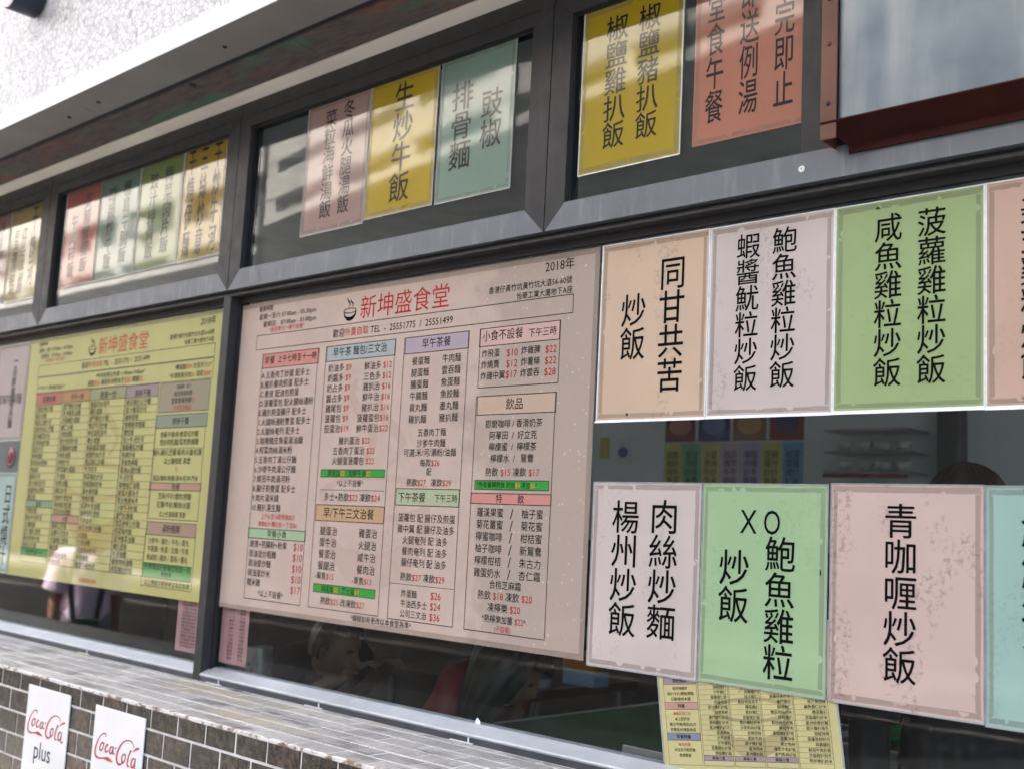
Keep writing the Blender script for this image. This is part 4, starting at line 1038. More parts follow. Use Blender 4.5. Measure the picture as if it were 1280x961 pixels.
card('menu_card', .3135, .6105, 1.8185, 2.240, YF, paper_mat('lilac card', LILAC, .4, seed=2), [('鮑魚雞粒炒飯', .4966, 2.1902, .0579, .0553), ('蝦醬魷粒炒飯', .4079, 2.1885, .0581, .0548)],
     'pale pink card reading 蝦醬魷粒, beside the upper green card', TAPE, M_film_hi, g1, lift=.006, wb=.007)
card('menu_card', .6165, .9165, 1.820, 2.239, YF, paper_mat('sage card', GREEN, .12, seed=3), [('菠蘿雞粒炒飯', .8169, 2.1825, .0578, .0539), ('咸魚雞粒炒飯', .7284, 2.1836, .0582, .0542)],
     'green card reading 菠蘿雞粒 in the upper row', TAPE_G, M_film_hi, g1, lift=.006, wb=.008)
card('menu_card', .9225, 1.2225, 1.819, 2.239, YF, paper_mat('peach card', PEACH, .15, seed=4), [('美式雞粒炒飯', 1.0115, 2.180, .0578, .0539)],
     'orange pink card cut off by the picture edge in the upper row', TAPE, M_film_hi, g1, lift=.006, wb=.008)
card('menu_card', .0045, .305, 1.2495, 1.670, YF, paper_mat('lilac white card', LILAC, .25, seed=5), [('肉絲炒麵', .2086, 1.595, .0775, .0732), ('楊州炒飯', .1003, 1.5917, .0775, .0726)],
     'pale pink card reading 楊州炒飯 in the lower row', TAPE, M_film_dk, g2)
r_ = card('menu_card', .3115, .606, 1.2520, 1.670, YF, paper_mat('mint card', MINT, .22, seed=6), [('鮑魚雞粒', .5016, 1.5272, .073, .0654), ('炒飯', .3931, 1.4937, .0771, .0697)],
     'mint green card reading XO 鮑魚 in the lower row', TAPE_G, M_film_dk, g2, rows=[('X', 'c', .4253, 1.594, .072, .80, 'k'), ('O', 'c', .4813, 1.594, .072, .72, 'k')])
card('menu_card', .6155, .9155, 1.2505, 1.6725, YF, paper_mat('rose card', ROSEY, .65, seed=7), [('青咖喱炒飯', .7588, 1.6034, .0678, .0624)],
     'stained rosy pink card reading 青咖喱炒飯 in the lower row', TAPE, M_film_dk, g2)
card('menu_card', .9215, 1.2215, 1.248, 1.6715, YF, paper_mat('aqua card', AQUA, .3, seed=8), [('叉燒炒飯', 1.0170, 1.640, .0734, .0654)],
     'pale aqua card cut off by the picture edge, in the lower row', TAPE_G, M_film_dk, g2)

# upper windows: the film shines, the street shows in it
YU = -.0432
gu = 'dish cards taped in the transom windows'
def up(name, c, seed, st=.1): return paper_mat(name, srgb(*c, .50 if seed < 16 else .36), st, coat=1.0, coat_ior=1.55, seed=seed, film_bump=.045)
def ucard(x0, x1, z0, z1, c, cols, label, seed, tape=TAPE_G, film=M_film_dk, name='transom_card'):
    return card(name, x0, x1, z0, z1, YU, up('transom paper %d' % seed, c, seed), cols, label, tape, film, gu, inks=INK_UP)
ucard(-.0545, .2435, 2.419, 2.8375, (214, 184, 10), [('椒鹽豬扒飯', .1466, 2.7751, .067, .0597), ('椒鹽雞扒飯', .049, 2.7733, .0677, .0627)], 'yellow card reading 椒鹽豬扒飯, beside the orange one', 11, TAPE_G, M_film)
ucard(.2785, .5795, 2.426, 2.846, (218, 142, 116), [('售完即止', .5081, 2.7547, .0816, .0462), ('即送例湯', .4217, 2.7548, .0805, .0457), ('堂食午餐', .3341, 2.7466, .079, .045)], 'orange card with three spaced columns, beside the metal panel', 12, TAPE, None)
ucard(-1.186, -.884, 2.4235, 2.8395, (196, 160, 150), [('冬瓜火腿湯飯', -.9823, 2.7958, .06, .0527), ('菜粒海鮮湯飯', -1.0699, 2.7833, .058, .0546)], 'dusty pink card with two columns beside the 生炒牛飯 card', 13)
ucard(-.876, -.586, 2.432, 2.8395, (220, 186, 4), [('生炒牛飯', -.7288, 2.7776, .0906, .0813)], 'bright yellow card with one column reading 生炒牛飯', 14)
ucard(-.571, -.2885, 2.430, 2.8395, (150, 182, 164), [('豉椒', -.3687, 2.6764, .0834, .0748), ('排骨麵', -.4838, 2.7217, .0842, .0788)], 'grey green card reading 豉椒排骨麵 at the end of its pane', 15)
ucard(-2.829, -2.5385, 2.4325, 2.838, (200, 78, 58), [('菜脯煎蛋飯', -2.64, 2.775, .066, .056), ('午肉碎飯', -2.745, 2.70, .066, .056)], 'red card in the second transom pane, left of the teal card', 16)
ucard(-2.5355, -2.2315, 2.430, 2.8395, (108, 150, 130), [('檀島牛腩飯', -2.325, 2.775, .066, .056), ('時蔬炒牛飯', -2.44, 2.765, .066, .056)], 'dark teal card between the red card and the olive green card', 17)
ucard(-2.225, -1.9245, 2.431, 2.8395, (140, 166, 84), [('梅菜肉片飯', -2.02, 2.775, .066, .056), ('豉汁排骨飯', -2.125, 2.765, .066, .056)], 'olive green card between the teal card and the mustard card', 18)
ucard(-1.9185, -1.6445, 2.4285, 2.8395, (206, 168, 20), [('干炒牛河', -1.70, 2.79, .1, .045), ('三絲炒意', -1.785, 2.79, .1, .045), ('干燒伊麵', -1.868, 2.79, .1, .045)], 'mustard yellow card with three columns next to the window seam', 19)
ucard(-3.66, -3.3625, 2.436, 2.838, (176, 120, 104), [('沙爹肥牛飯', -3.45, 2.775, .066, .056), ('粟米肉粒飯', -3.56, 2.765, .066, .056)], 'brownish pink card at the far left picture edge', 20)
ucard(-3.357, -3.043, 2.4225, 2.836, (188, 160, 70), [('干炒河', -3.12, 2.775, .12, .05), ('仔豆腐', -3.21, 2.70, .1, .05), ('蛋滑蝦', -3.29, 2.70, .1, .05)], 'dull yellow card in the leftmost transom pane', 21)

# ---- menu boards
HEADC = dict(red=(222, 128, 118), lgreen=(150, 205, 150), blue=(162, 188, 194), green=(70, 165, 72), tan=(200, 158, 105), purple=(178, 165, 190), pgreen=(170, 198, 152), pink=(222, 180, 170), lbrown=(205, 178, 150),
             crimson=(196, 74, 84), torange=(190, 118, 78), sage=(150, 160, 125), violet=(158, 130, 170), mauve=(162, 148, 144), steel=(126, 150, 150), rose=(205, 140, 140), dusty=(180, 135, 138), tealh=(120, 165, 140), bluev=(110, 120, 180))
PAPER_RGB = dict(beige=(205, 185, 172), yellow=(194, 188, 124))
HEADK = .62
def board_print(root, boxes, text, yf, inks, k, coat, cior, paper, P=None, lw=.0019, res=2):
    cols = sorted({b[5] for b in boxes if b[0] == 'head'})
    ms = [inks[0]]+[ink('%s header %s' % (paper, c), srgb(*([a*HEADK+b*(1-HEADK) for a, b in zip(HEADC[c], PAPER_RGB.get(paper, (205, 195, 150)))] if c != 'green' else HEADC[c]), k), coat, cior) for c in cols]
    f = P or (lambda p: p)
    q = MB(); ln = MB()
    for kind, x0, z0, x1, z1, c in boxes:
        if kind == 'head':
            hq = MB(); hq.poly([f((x0, yf-.0003, z0)), f((x1, yf-.0003, z0)), f((x1, yf-.0003, z1)), f((x0, yf-.0003, z1))]); hq.build('header_block', ms[1+cols.index(c)], root)
        y = yf-.0005; h = lw/2
        if kind == 'line': segs = [(x0, z0-h*.6, x1, z0+h*.6)]
        else: segs = [(x0-h, z0-h, x1+h, z0+h), (x0-h, z1-h, x1+h, z1+h), (x0-h, z0+h, x0+h, z1-h), (x1-h, z0+h, x1+h, z1-h)]
        for a, b, c_, d in segs: ln.poly([f((a, y, b)), f((c_, y, b)), f((c_, y, d)), f((a, y, d))])
    ln.build('ruled_line', ink('%s ruling' % paper, (.015, .014, .013), coat, cior), root)
    t = MB()
    for (s, al, x, z, em, sx, c) in text: put_line(t, s, al, x, z, em, sx, c, yf-.0008, res, P)
    t.build('lettering', inks, root)
def bowl_mark(root, cx, cz, s, yf, mat, P=None):
    """the printed bowl with a curl of steam"""
    f = P or (lambda p: p)
    q = MB()
    lay = [0]
    def band(pts, wds):
        lay[0] += 1; yy = yf-lay[0]*.00004; l, r = [], []
        for i, (x, z) in enumerate(pts):
            a = pts[max(0, i-1)]; b = pts[min(len(pts)-1, i+1)]; dx, dz = b[0]-a[0], b[1]-a[1]; n = math.hypot(dx, dz) or 1
            l.append((x-dz/n*wds[i], z+dx/n*wds[i])); r.append((x+dz/n*wds[i], z-dx/n*wds[i]))
        for i in range(len(pts)-1):
            q.poly([f((cx+s*p[0], yy, cz+s*p[1])) for p in (l[i], l[i+1], r[i+1], r[i])])
    band([(.5*math.cos(a), -.25+.42*math.sin(a)) for a in [math.pi*(1+i/16) for i in range(17)]], [.02+.09*math.sin(math.pi*i/16)*(1 if i > 5 else .6) for i in range(17)])
    band([(.52*math.cos(a), -.22+.13*math.sin(a)) for a in [2*math.pi*i/28 for i in range(29)]], [.022]*29)
    for dx, k in ((-.15, 1), (.12, .8)):
        band([(dx+.12*math.sin(i*.55), -.02+k*.055*i) for i in range(11)], [.012+.03*math.sin(math.pi*i/10) for i in range(11)])
    return q.build('bowl_mark', mat, root)

X0, X1, B0, B1 = -1.538, -.0085, 1.2555, 2.243
board = tag(empty('menu_board', ((X0+X1)/2, YF, B0)), 'large beige menu board with red title and four ruled price columns', 'menu board')
q = MB(); q.box((X0, YF, B0), (X1, YF+.002, B1))
q.build('paper', paper_mat('beige menu paper', srgb(209, 188, 174, K_LO), .10, coat=.25, seed=9, aged=1.0), board, (X0, YF, B0))
for (a, b, c, d, hz) in ((X0, X1, B0, B0+.0135, True), (X1-.0135, X1, B0+.014, B1-.015, False), (X0+.001, X1, B1-.0145, B1-.001, True), (X0+.001, X0+.008, B0+.014, B1-.015, False)):
    t = MB(); tape_strip(t, a, b, c, d, YF-.0003, hz); t.build('tape_strip', TAPE, board)
board_print(board, MAIN_BOXES, MAIN_TEXT, YF, INK_LO, K_LO, .25, 1.45, 'beige')
bowl_mark(board, -.962, 2.186, .056, YF-.0008, INK_LO[0])
bowl_mark(board, -.80, 1.72, .46, YF-.00014, ink('faint pink print', srgb(204, 180, 166, K_LO), .25))

Y0, Y1, C0, C1 = -3.126, -1.652, 1.2575, 2.246
yb = tag(empty('menu_board', ((Y0+Y1)/2, YF, C0)), 'large yellow menu board with coloured column headers and dense small print beside the mullion', 'menu board')
q = MB(); q.box((Y0, YF, C0), (Y1, YF+.002, C1))
q.build('paper', paper_mat('yellow menu paper', srgb(198, 195, 124, .70), .08, coat=1.0, coat_ior=1.6, seed=10, film_bump=.04), yb, (Y0, YF, C0))
for (a, b, c, d, hz) in ((Y0, Y1, C1-.016, C1-.001, True), (Y0, Y0+.009, C0+.01, C1-.02, False)):
    t = MB(); tape_strip(t, a, b, c, d, YF-.0003, hz); t.build('tape_strip', TAPE_G, yb)
DX = -1.603
head_rows = [(s, al, x+DX, z-.001, em, sx, c) for (s, al, x, z, em, sx, c) in MAIN_TEXT[:9]]
board_print(yb, YELLOW_BOXES, head_rows+YELLOW_TEXT, YF, INK_UP, .60, 1.0, 1.55, 'yellow')
bowl_mark(yb, -.962+DX, 2.186, .056, YF-.0008, INK_UP[0])
bowl_mark(yb, -2.42, 1.76, .50, YF-.00014, ink('faint brown print', srgb(190, 178, 112, .70), 1.0, 1.55))

# smaller yellow sheet hung askew under the lower cards
TH = RAD(8.2); OX, OZ = .1915, 1.345
def PS(p):
    dx, dz = p[0]-OX, p[2]-OZ
    return (OX+dx*math.cos(TH)-dz*math.sin(TH), p[1], OZ+dx*math.sin(TH)+dz*math.cos(TH))
ys_ = -.0012
sh = tag(empty('price_sheet', (.42, ys_, 1.06)), 'small yellow price sheet hanging askew behind the lower row of cards', 'price sheet')
q = MB(); n = 12
for i in range(n):
    for fy in (0, 1):
        pass
vs = [PS((OX+.42*u, ys_+y, OZ-.293*v)) for y in (0, .0008) for v in (0, 1) for u in (0, 1)]
q.add(vs, [(2,3,1,0),(4,5,7,6),(0,1,5,4),(1,3,7,5),(3,2,6,7),(2,0,4,6)]); q.build('paper', paper_mat('pale yellow sheet', srgb(216, 206, 148, K_LO), .05, coat=.3, seed=12), sh)
bx, tx = [], []
rs = random.Random(8)
pre = '沙爹 豉椒 鮮茄 咖喱 黑椒 蒜蓉 豉汁 京醬 星洲 乾炒 廈門 鹹魚 欖菜 菠蘿'.split(); mid = '牛肉 豬扒 雞扒 肉絲 排骨 魚柳 雞粒 蝦仁'.split(); suf = '炒飯 炒麵 炒米 烏冬 炒河 飯'.split()
def L_(a): return OX+a
for c, (a, b) in enumerate(((.102, .175), (.178, .250), (.253, .325), (.328, .402))):
    for i in range(26):
        z = OZ-.012-.0103*i
        bx.append(('line', L_(a), z-.0052, L_(b), z-.0050, 'k'))
        s = rs.choice(pre)+rs.choice(mid)+rs.choice(suf)
        if rs.random() < .4: s = s[:4]
        if c == 3 and i == 12 or c == 2 and i == 9: bx.append(('head', L_(a), z-.005, L_(b), z+.005, 'steel' if c == 3 else 'rose')); tx.append(('特別推介', 'c', L_((a+b)/2), z, .008, 1, 'k')); continue
        if i == 25 and c < 3: bx.append(('head', L_(a), z-.005, L_(b), z+.005, 'violet')); tx.append(('美味小食', 'c', L_((a+b)/2), z, .008, 1, 'k')); continue
        tx.append((s, 'r', L_(b-.003), z, .0082, 1, 'k'))
    bx.append(('box', L_(a), OZ-.285, L_(b), OZ-.006, 'k'))
z = OZ-.012
lc = [('t', '沙爹牛 / 豬扒 / 牛丸'), ('t', '牛筋腩 / 魚蛋 / 叉燒'), ('t', '魚皮餃 / 雞扒 / 雲吞'), ('t', '雜菜 / 腸仔 / 墨丸'), ('h', '湯粉麵類', 'violet'), ('t', '配熱檸檬茶'), ('t', '豬扒/牛扒/煙肉/撈麵'), ('t', '紅腸/餐肉/火腿'), ('h', '特餐', 'rose'), ('r', '凍飲另加二元'), ('t', '以上配奶茶'), ('t', '腸仔/牛腩/魚柳/紅灼'), ('t', '煎雙蛋/炒滑蛋/魚蛋'), ('h', '常餐特餐', 'bluev'), ('r', '每日例湯'), ('t', '另加五元配熱飲'), ('t', '香腸雙蛋')]
z = OZ-.10+.012*4
z = OZ-.018
for i, e in enumerate([('t', '豬扒 / 雞扒 / 炸魚柳')]*4+lc):
    if e[0] == 'h':
        z -= .003; bx.append(('head', L_(.012), z-.0075, L_(.098), z+.0075, e[2])); tx.append((e[1], 'c', L_(.055), z, .0095, 1, 'k')); z -= .016
    else:
        tx.append((e[1], 'c', L_(.055), z, .0078, 1, 'r' if e[0] == 'r' else 'k')); z -= .0112
bx.append(('box', L_(.012), OZ-.285, L_(.098), OZ-.006, 'k'))
board_print(sh, bx, tx, ys_, INK_LO, K_LO, .25, 1.45, 'pale yellow', PS, lw=.0006, res=1)
bowl_mark(sh, OX+.225, OZ-.135, .17, ys_-.00012, ink('grey brown print', srgb(192, 180, 132, K_LO), .25), PS)
# its film edges
for (a, b) in ((-.004, 0), (.42, .424)):
    q = MB(); vs = [PS((OX+u, ys_+y, OZ-.293*v)) for y in (-.0006, .0006) for v in (0, 1) for u in (a, b)]
    q.add(vs, [(2,3,1,0),(4,5,7,6),(0,1,5,4),(1,3,7,5),(3,2,6,7),(2,0,4,6)]); q.build('film_edge', M_film_dk, sh)

# cards at the far left of the picture, and the round sticker between them
YP = paper_mat('pinkish grey card', srgb(196, 182, 178, .60), .3, coat=1.0, coat_ior=1.6, seed=13)
card('side_card', -3.438, -3.132, 1.820, 2.240, YF, YP, [('一品鮮蝦雲吞麵', -3.255, 2.165, .045, .04)], 'greyish pink card left of the yellow board, upper of two', TAPE_G, M_film_dk, 'cards left of the yellow board', inks=INK_UP, rows=[('滋味特製麵', 'c', -3.285, 2.0, .05, 1.0, 'k')])
card('side_card', -3.438, -3.132, 1.262, 1.680, YF, paper_mat('pale teal card', srgb(176, 206, 200, .60), .1, coat=1.0, coat_ior=1.6, seed=14), [('日式燒汁', -3.195, 1.590, .086, .066), ('雞扒飯', -3.33, 1.55, .09, .07)], 'pale teal card left of the yellow board, lower of two', TAPE_G, M_film_dk, 'cards left of the yellow board', inks=INK_UP)
q = MB(); q.lathe([(0, -.001), (.045, -.001), (.046, .0)], (0, 0, 0), 32); q.lathe([(.030, -.0013), (.036, -.0013)], (0, 0, 0), 32, 1)
st_ = q.build('round_sticker', [ink('maroon vinyl', (.10, .012, .02), .5), ink('pale vinyl', (.35, .2, .2), .5)], None)
st_.data.transform(Matrix.Rotation(RAD(-90), 4, 'X')); st_.location = (-3.215, -.001, 1.748); tag(st_, 'round dark maroon sticker on the glass between the two side cards', 'sticker')

# pink leaflets inside the glass either side of the mullion
def leaflet(x0, x1, z0, z1, label, solid):
    y = .012
    root = tag(empty('leaflet', ((x0+x1)/2, y, z0)), label, 'leaflet', 'pink price leaflets inside the glass')
    q = MB(); q.box((x0, y, z0), (x1, y+.0008, z1)); q.build('paper', paper_mat('pink leaflet', srgb(226, 170, 170, .62), .05, coat=0, seed=15), root)
    b = MB(); wd_ = x1-x0
    rows = []
    for i in range(17):
        z = z1-.014-i*(z1-z0-.02)/17
        if solid: rows.append((''.join(rs.choice('沙爹牛肉炒飯豬扒雞茄汁咖喱') for _ in range(9)), 'c', x0+wd_*.5, z, .0098, 1.0, 'k'))
        else:
            for u in (.38, .78): rows.append((''.join(rs.choice('沙爹牛肉炒飯豬扒雞茄汁咖喱') for _ in range(3)), 'c', x0+wd_*u, z, .0098, 1.0, 'r' if i == 9 else 'k'))
    for r in rows: put_line(b, *r, y=y-.0004, res=1)
    b.build('lettering', INK_LO, root)
    return root
leaflet(-1.532, -1.381, 1.079, 1.300, 'pink leaflet inside the glass right of the mullion, two columns of print', False)
leaflet(-1.801, -1.655, 1.089, 1.300, 'pink leaflet inside the glass left of the mullion, full lines of print', True)

# soft drink placards on the tiled wall
def placard(x0, z1, label):
    wd_, h_ = .279, .40; y = YW-.006
    root = tag(empty('drink_placard', (x0+wd_/2, y, z1-h_)), label, 'placard', 'white soft drink placards on the tiled wall')
    q = MB(); q.box((x0, y, z1-h_), (x0+wd_, y+.004, z1), bev=.0008); q.build('board', plain('white placard', (.84, .84, .84), .4, var=.03), root)
    q = MB()
    for pts, wds in LOGO:
        # smooth the stroke, then lay it down as a ribbon of varying width
        P3 = [Vector((p[0], p[1], w_)) for p, w_ in zip(pts, wds)]; sm = []
        for i in range(len(P3)-1):
            p0, p1, p2, p3 = P3[max(0, i-1)], P3[i], P3[i+1], P3[min(len(P3)-1, i+2)]
            for k in range(6):
                t = k/6; sm.append(.5*((2*p1)+(p2-p0)*t+(2*p0-5*p1+4*p2-p3)*t*t+(3*p1-p0-3*p2+p3)*t**3))
        sm.append(P3[-1]); l, r = [], []
        for i, p in enumerate(sm):
            a, b = sm[max(0, i-1)], sm[min(len(sm)-1, i+1)]; d = Vector((b.x-a.x, b.y-a.y)); d = d.normalized() if d.length else Vector((1, 0))
            l.append((p.x-d.y*p.z, p.y+d.x*p.z)); r.append((p.x+d.y*p.z, p.y-d.x*p.z))
        for i in range(len(sm)-1): q.poly([(x0+a[0], y-.0006, z1+a[1]) for a in (l[i], r[i], r[i+1], l[i+1])])
    q.build('script_logo', ink('faded red print', (.50, .10, .10)), root)
    q = MB(); put_line(q, 'plus', 'l', x0+.074, z1-.184, .074, .98, 'k', y-.0006, 4); q.build('lettering', ink('navy print', (.03, .03, .05)), root)
placard(-1.898, .990, 'white soft drink placard, the higher and left of the two on the tiled wall')
placard(-1.462, .987, 'white soft drink placard, the lower one at the picture bottom edge')

q = MB(); q.poly([(-.341+x*.8, -.0012, 1.0622+z*.75) for x, z in ((-.012, 0), (.013, 0), (.011, .011), (.006, .014), (.001, .020), (-.005, .019), (-.009, .010))])
sc_ = q.build('sticker_scrap', plain('torn white sticker', (.75, .75, .74), .6), None); tag(sc_, 'small torn white scrap of sticker at the bottom edge of the big pane', 'sticker')

# ================================================================ THINGS ON THE FACADE
M_rust = plain('red oxide painted steel', (.125, .042, .022), .5, vscale=9, var=.25, bmp=.15, bscale=40)
def galv():
    m, nt, out = new_mat('galvanised sheet'); v = coords(nt); vz = coords(nt, (7, 7, .9))
    a = ramp(nt, noise(nt, v, 3.2, 4, .6), [(.3, (.10, .13, .16)), (.7, (.20, .24, .275))])
    c = mix(nt, ramp(nt, noise(nt, vz, 1.5, 4), [(.45, grey(0)), (.7, grey(.5))]), a, (.32, .34, .36))
    r = ramp(nt, noise(nt, v, 6, 5), [(.3, grey(.28)), (.7, grey(.5))])
    bsdf(nt, out, c, r, .75, normal=bump(nt, noise(nt, v, 3, 2), .25, .01)); return m
M_rust_shade = plain('shaded red angle iron', (.036, .006, .004), .6, vscale=9, var=.25, bmp=.15, bscale=40, spec=.15)  # shade of the downward-facing plate put into a darker red
box_ = tag(empty('metal_panel', (1.2, -.09, 2.345)), 'galvanised metal panel in a red brown steel frame above the green card', 'metal panel')
PX0, PX1, PT = .6385, 1.85, 2.96
q = MB(); q.box((PX0+.034, -.112, 2.383), (PX1-.03, -.108, PT)); q.build('sheet', galv(), box_)
q = MB(); q.box((PX0, -.122, 2.347), (PX0+.0345, -.117, PT), bev=.001); q.box((PX0, -.117, 2.347), (PX0+.004, -.060, PT)); q.build('side_flange', M_rust, box_)
q = MB(); q.box((PX1-.034, -.122, 2.347), (PX1, -.117, PT)); q.build('side_flange', M_rust, box_)
q = MB()
zf = [(-.1245, 2.3835), (-.1245, 2.3805), (-.0672, 2.3455), (-.0672, 2.330), (-.061, 2.330), (-.061, 2.349), (-.105, 2.3835)]
n = len(zf); xa, xb = PX0+.0005, PX1-.0005
vs = [(xa+(.0 if y < -.1 else .034), y, z) for y, z in zf]+[(xb, y, z) for y, z in zf]
q.add(vs, [tuple(range(n)), tuple(range(n, 2*n))[::-1]]+[(i, i+n, (i+1) % n+n, (i+1) % n) for i in range(n)])
fr = q.build('angle_frame', M_rust_shade, box_)
for i, z in enumerate((2.42, 2.545, 2.64, 2.76)):
    s = MB(); s.lathe([(.0, .0025), (.0042, .0022), (.005, 0)], (0, 0, 0), 12); o = s.build('rivet', M_black if i % 2 == 0 else M_rust, None)
    o.data.transform(Matrix.Rotation(RAD(90), 4, 'X')); o.location = (PX0+.017, -.1222, z); attach(o, fr)

lamp = tag(empty('wall_lamp', (-2.62, -.42, 3.45)), 'round dark blue wall lamp with a pale pink face on the white mosaic', 'wall lamp')
lx, lz, lr = -2.485, 3.448, .072
q = MB(); q.lathe([(lr*.96, .0), (lr, .004), (lr, .105), (lr*.9, .11)], (0, 0, 0), 40); q.lathe([(0, .001), (lr*.97, .001)], (0, 0, 0), 40)
o = q.build('housing', plain('dark blue enamel', (.018, .022, .045), .4), None); o.data.transform(Matrix.Rotation(RAD(-90), 4, 'X')); o.location = (lx, -.50, lz); attach(o, lamp)
q = MB(); q.lathe([(0, .007), (lr*.5, .006), (lr*.93, .0)], (0, 0, 0), 40)
o = q.build('lens', plain('pale pink plastic', (.80, .62, .64), .4), None); o.data.transform(Matrix.Rotation(RAD(90), 4, 'X')); o.location = (lx, -.5005, lz); attach(o, lamp)

# ================================================================ INSIDE THE RESTAURANT
M_green = plain('green table top', (.02, .20, .055), .35, var=.18, vscale=5)
M_alu = plain('worn pale table edge', (.72, .70, .66), .4)
M_steel = plain('brushed steel', (.5, .5, .5), .28, .9, vscale=20)
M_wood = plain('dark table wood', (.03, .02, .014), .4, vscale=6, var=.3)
def table(x0, x1, y0, y1, z, top, edge, label):
    r = tag(empty('dining_table', ((x0+x1)/2, (y0+y1)/2, FL)), label, 'table', 'dining tables inside')
    q = MB(); q.box((x0, y0, z-.028), (x1, y1, z), bev=.003); q.build('tabletop', top, r)
    q = MB(); t = .012
    q.box((x0-t, y0-t, z-.035), (x1+t, y0-.0005, z+.003), bev=.002); q.box((x0-t, y1+.0005, z-.035), (x1+t, y1+t, z+.003), bev=.002); q.box((x0-t, y0, z-.035), (x0-.0005, y1, z+.003), bev=.002); q.box((x1+.0005, y0, z-.035), (x1+t, y1, z+.003), bev=.002)
    q.build('table_edge', edge, r)
    for a in (x0+.05, x1-.05):
        for b in (y0+.05, y1-.05):
            q = MB(); q.tube([(a, b, FL), (a, b, z-.029)], .016, 10); q.build('leg', M_steel, r)
    return r
ZT = .92
table(-.915, -.18, .16, 1.78, ZT, M_green, M_alu, 'green table with pale metal edge beside the red shirted diner')
def marble():
    m, nt, out = new_mat('grey veined laminate'); v = coords(nt, (1, 3, 1))
    wv = ramp(nt, noise(nt, v, 6, 5, .6), [(.42, (.30, .31, .31)), (.52, (.12, .125, .13)), (.6, (.33, .34, .34))])
    bsdf(nt, out, wv, .3); return m
table(-.06, .62, .30, 1.42, ZT, marble(), M_alu, 'grey veined table below the rosy pink card')
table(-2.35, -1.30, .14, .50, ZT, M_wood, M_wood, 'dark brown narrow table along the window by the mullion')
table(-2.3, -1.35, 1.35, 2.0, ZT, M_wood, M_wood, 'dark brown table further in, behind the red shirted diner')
def stool(x, y, label, top=None):
    r = tag(empty('stool', (x, y, FL)), label, 'stool', 'round stools inside')
    q = MB(); q.lathe([(0, .45), (.14, .45), (.155, .44), (.155, .42), (0, .42)], (x, y, FL), 28); q.build('seat', top or plain('brown stool top', (.12, .04, .03), .4), r)
    for k in range(4):
        a = math.pi/4+k*math.pi/2; q = MB(); q.tube([(x+.15*math.cos(a), y+.15*math.sin(a), FL), (x+.11*math.cos(a), y+.11*math.sin(a), FL+.42)], .011, 8); q.build('leg', M_steel, r)
    return r
gp = tag(empty('plate', (-.05, 1.66, ZT)), 'bright green plastic tray beyond the grey veined table', 'tray')
q = MB(); q.lathe([(0, .002), (.12, .002), (.16, .02), (.165, .018), (.125, -.002), (0, -.002)], (.0, 1.72, ZT+.004), 32); q.build('dish', plain('bright green plastic', (.02, .24, .05), .3), gp)
table(-.14, .55, 1.46, 2.0, ZT-.004, plain('dark laminate', (.03, .03, .032), .3), M_alu, 'dark table behind the grey veined one, with a green tray on it')
# chopstick holder
hx, hy = -1.722, .30
hd = tag(empty('chopstick_holder', (hx, hy, ZT)), 'round steel chopstick holder with punched holes behind the pink leaflet', 'chopstick holder')
q = MB(); seg = 48; rows_ = 17; R_ = .046; Hh = .172; vs = []; fs = []
for j in range(rows_+1):
    for k in range(seg): a = 2*math.pi*k/seg; vs.append((hx+R_*math.cos(a), hy+R_*math.sin(a), ZT+.002+Hh*j/rows_))
for j in range(rows_):
    for k in range(seg):
        if j in (3, 7, 11) and k % 6 in (0, 1): continue
        if j in (5, 9) and k % 6 in (3, 4): continue
        fs.append((j*seg+k, j*seg+(k+1) % seg, (j+1)*seg+(k+1) % seg, (j+1)*seg+k))
q.add(vs, fs, 0, True); q.lathe([(R_-.001, Hh-.004), (R_+.0025, Hh-.003), (R_+.0025, Hh+.001), (R_-.001, Hh+.003)], (hx, hy, ZT+.002), 48); q.lathe([(0, 0), (R_, 0)], (hx, hy, ZT+.002), 48)
q.build('can', plain('holder steel', (.62, .62, .6), .3, .7), hd)
# bottles beyond the green table
def bottle(x, y, z, s, body, cap, label, band=None):
    r = tag(empty('bottle', (x, y, z)), label, 'bottle')
    q = MB(); q.lathe([(0, 0), (.028*s, 0), (.031*s, .006*s), (.031*s, .12*s), (.026*s, .14*s), (.013*s, .158*s), (.012*s, .172*s)], (x, y, z), 24); q.build('body', body, r)
    q = MB(); q.lathe([(.0145*s, .166*s), (.0145*s, .19*s), (.0, .192*s)], (x, y, z), 20); q.build('cap', cap, r)
    if band: q = MB(); q.lathe([(.0316*s, .035*s), (.0316*s, .095*s)], (x, y, z), 24); q.build('wrapper', band, r)
    return r
M_wh = plain('white plastic', (.6, .6, .6), .4); M_bl = plain('blue plastic', (.02, .05, .35), .35); M_or = plain('orange card', (.5, .17, .03), .5); M_ye = plain('yellow plastic', (.55, .42, .03), .35); M_brn = plain('brown sauce', (.10, .03, .012), .25)
bottle(-1.42, 1.48, ZT, 1.05, M_wh, M_bl, 'white bottle with blue cap and blue label behind the green table', M_bl)
bottle(.275, 1.30, ZT, .95, M_brn, M_ye, 'brown sauce bottle with pointed yellow cap under the rosy pink card')
tb = tag(empty('tissue_box', (-1.36, 1.62, ZT)), 'orange and white tissue box beside the white bottle', 'tissue box')
q = MB(); q.box((-1.47, 1.66, ZT+.001), (-1.30, 1.76, ZT+.062), bev=.003); q.build('lower_half', plain('light blue card', (.22, .42, .62), .6), tb)
q = MB(); q.box((-1.47, 1.66, ZT+.0625), (-1.30, 1.76, ZT+.135), bev=.003); q.build('upper_half', M_or, tb)
gl_ = tag(empty('water_glass', (.40, 1.22, ZT)), 'clear water glass by the sauce bottle near the picture edge', 'glass')
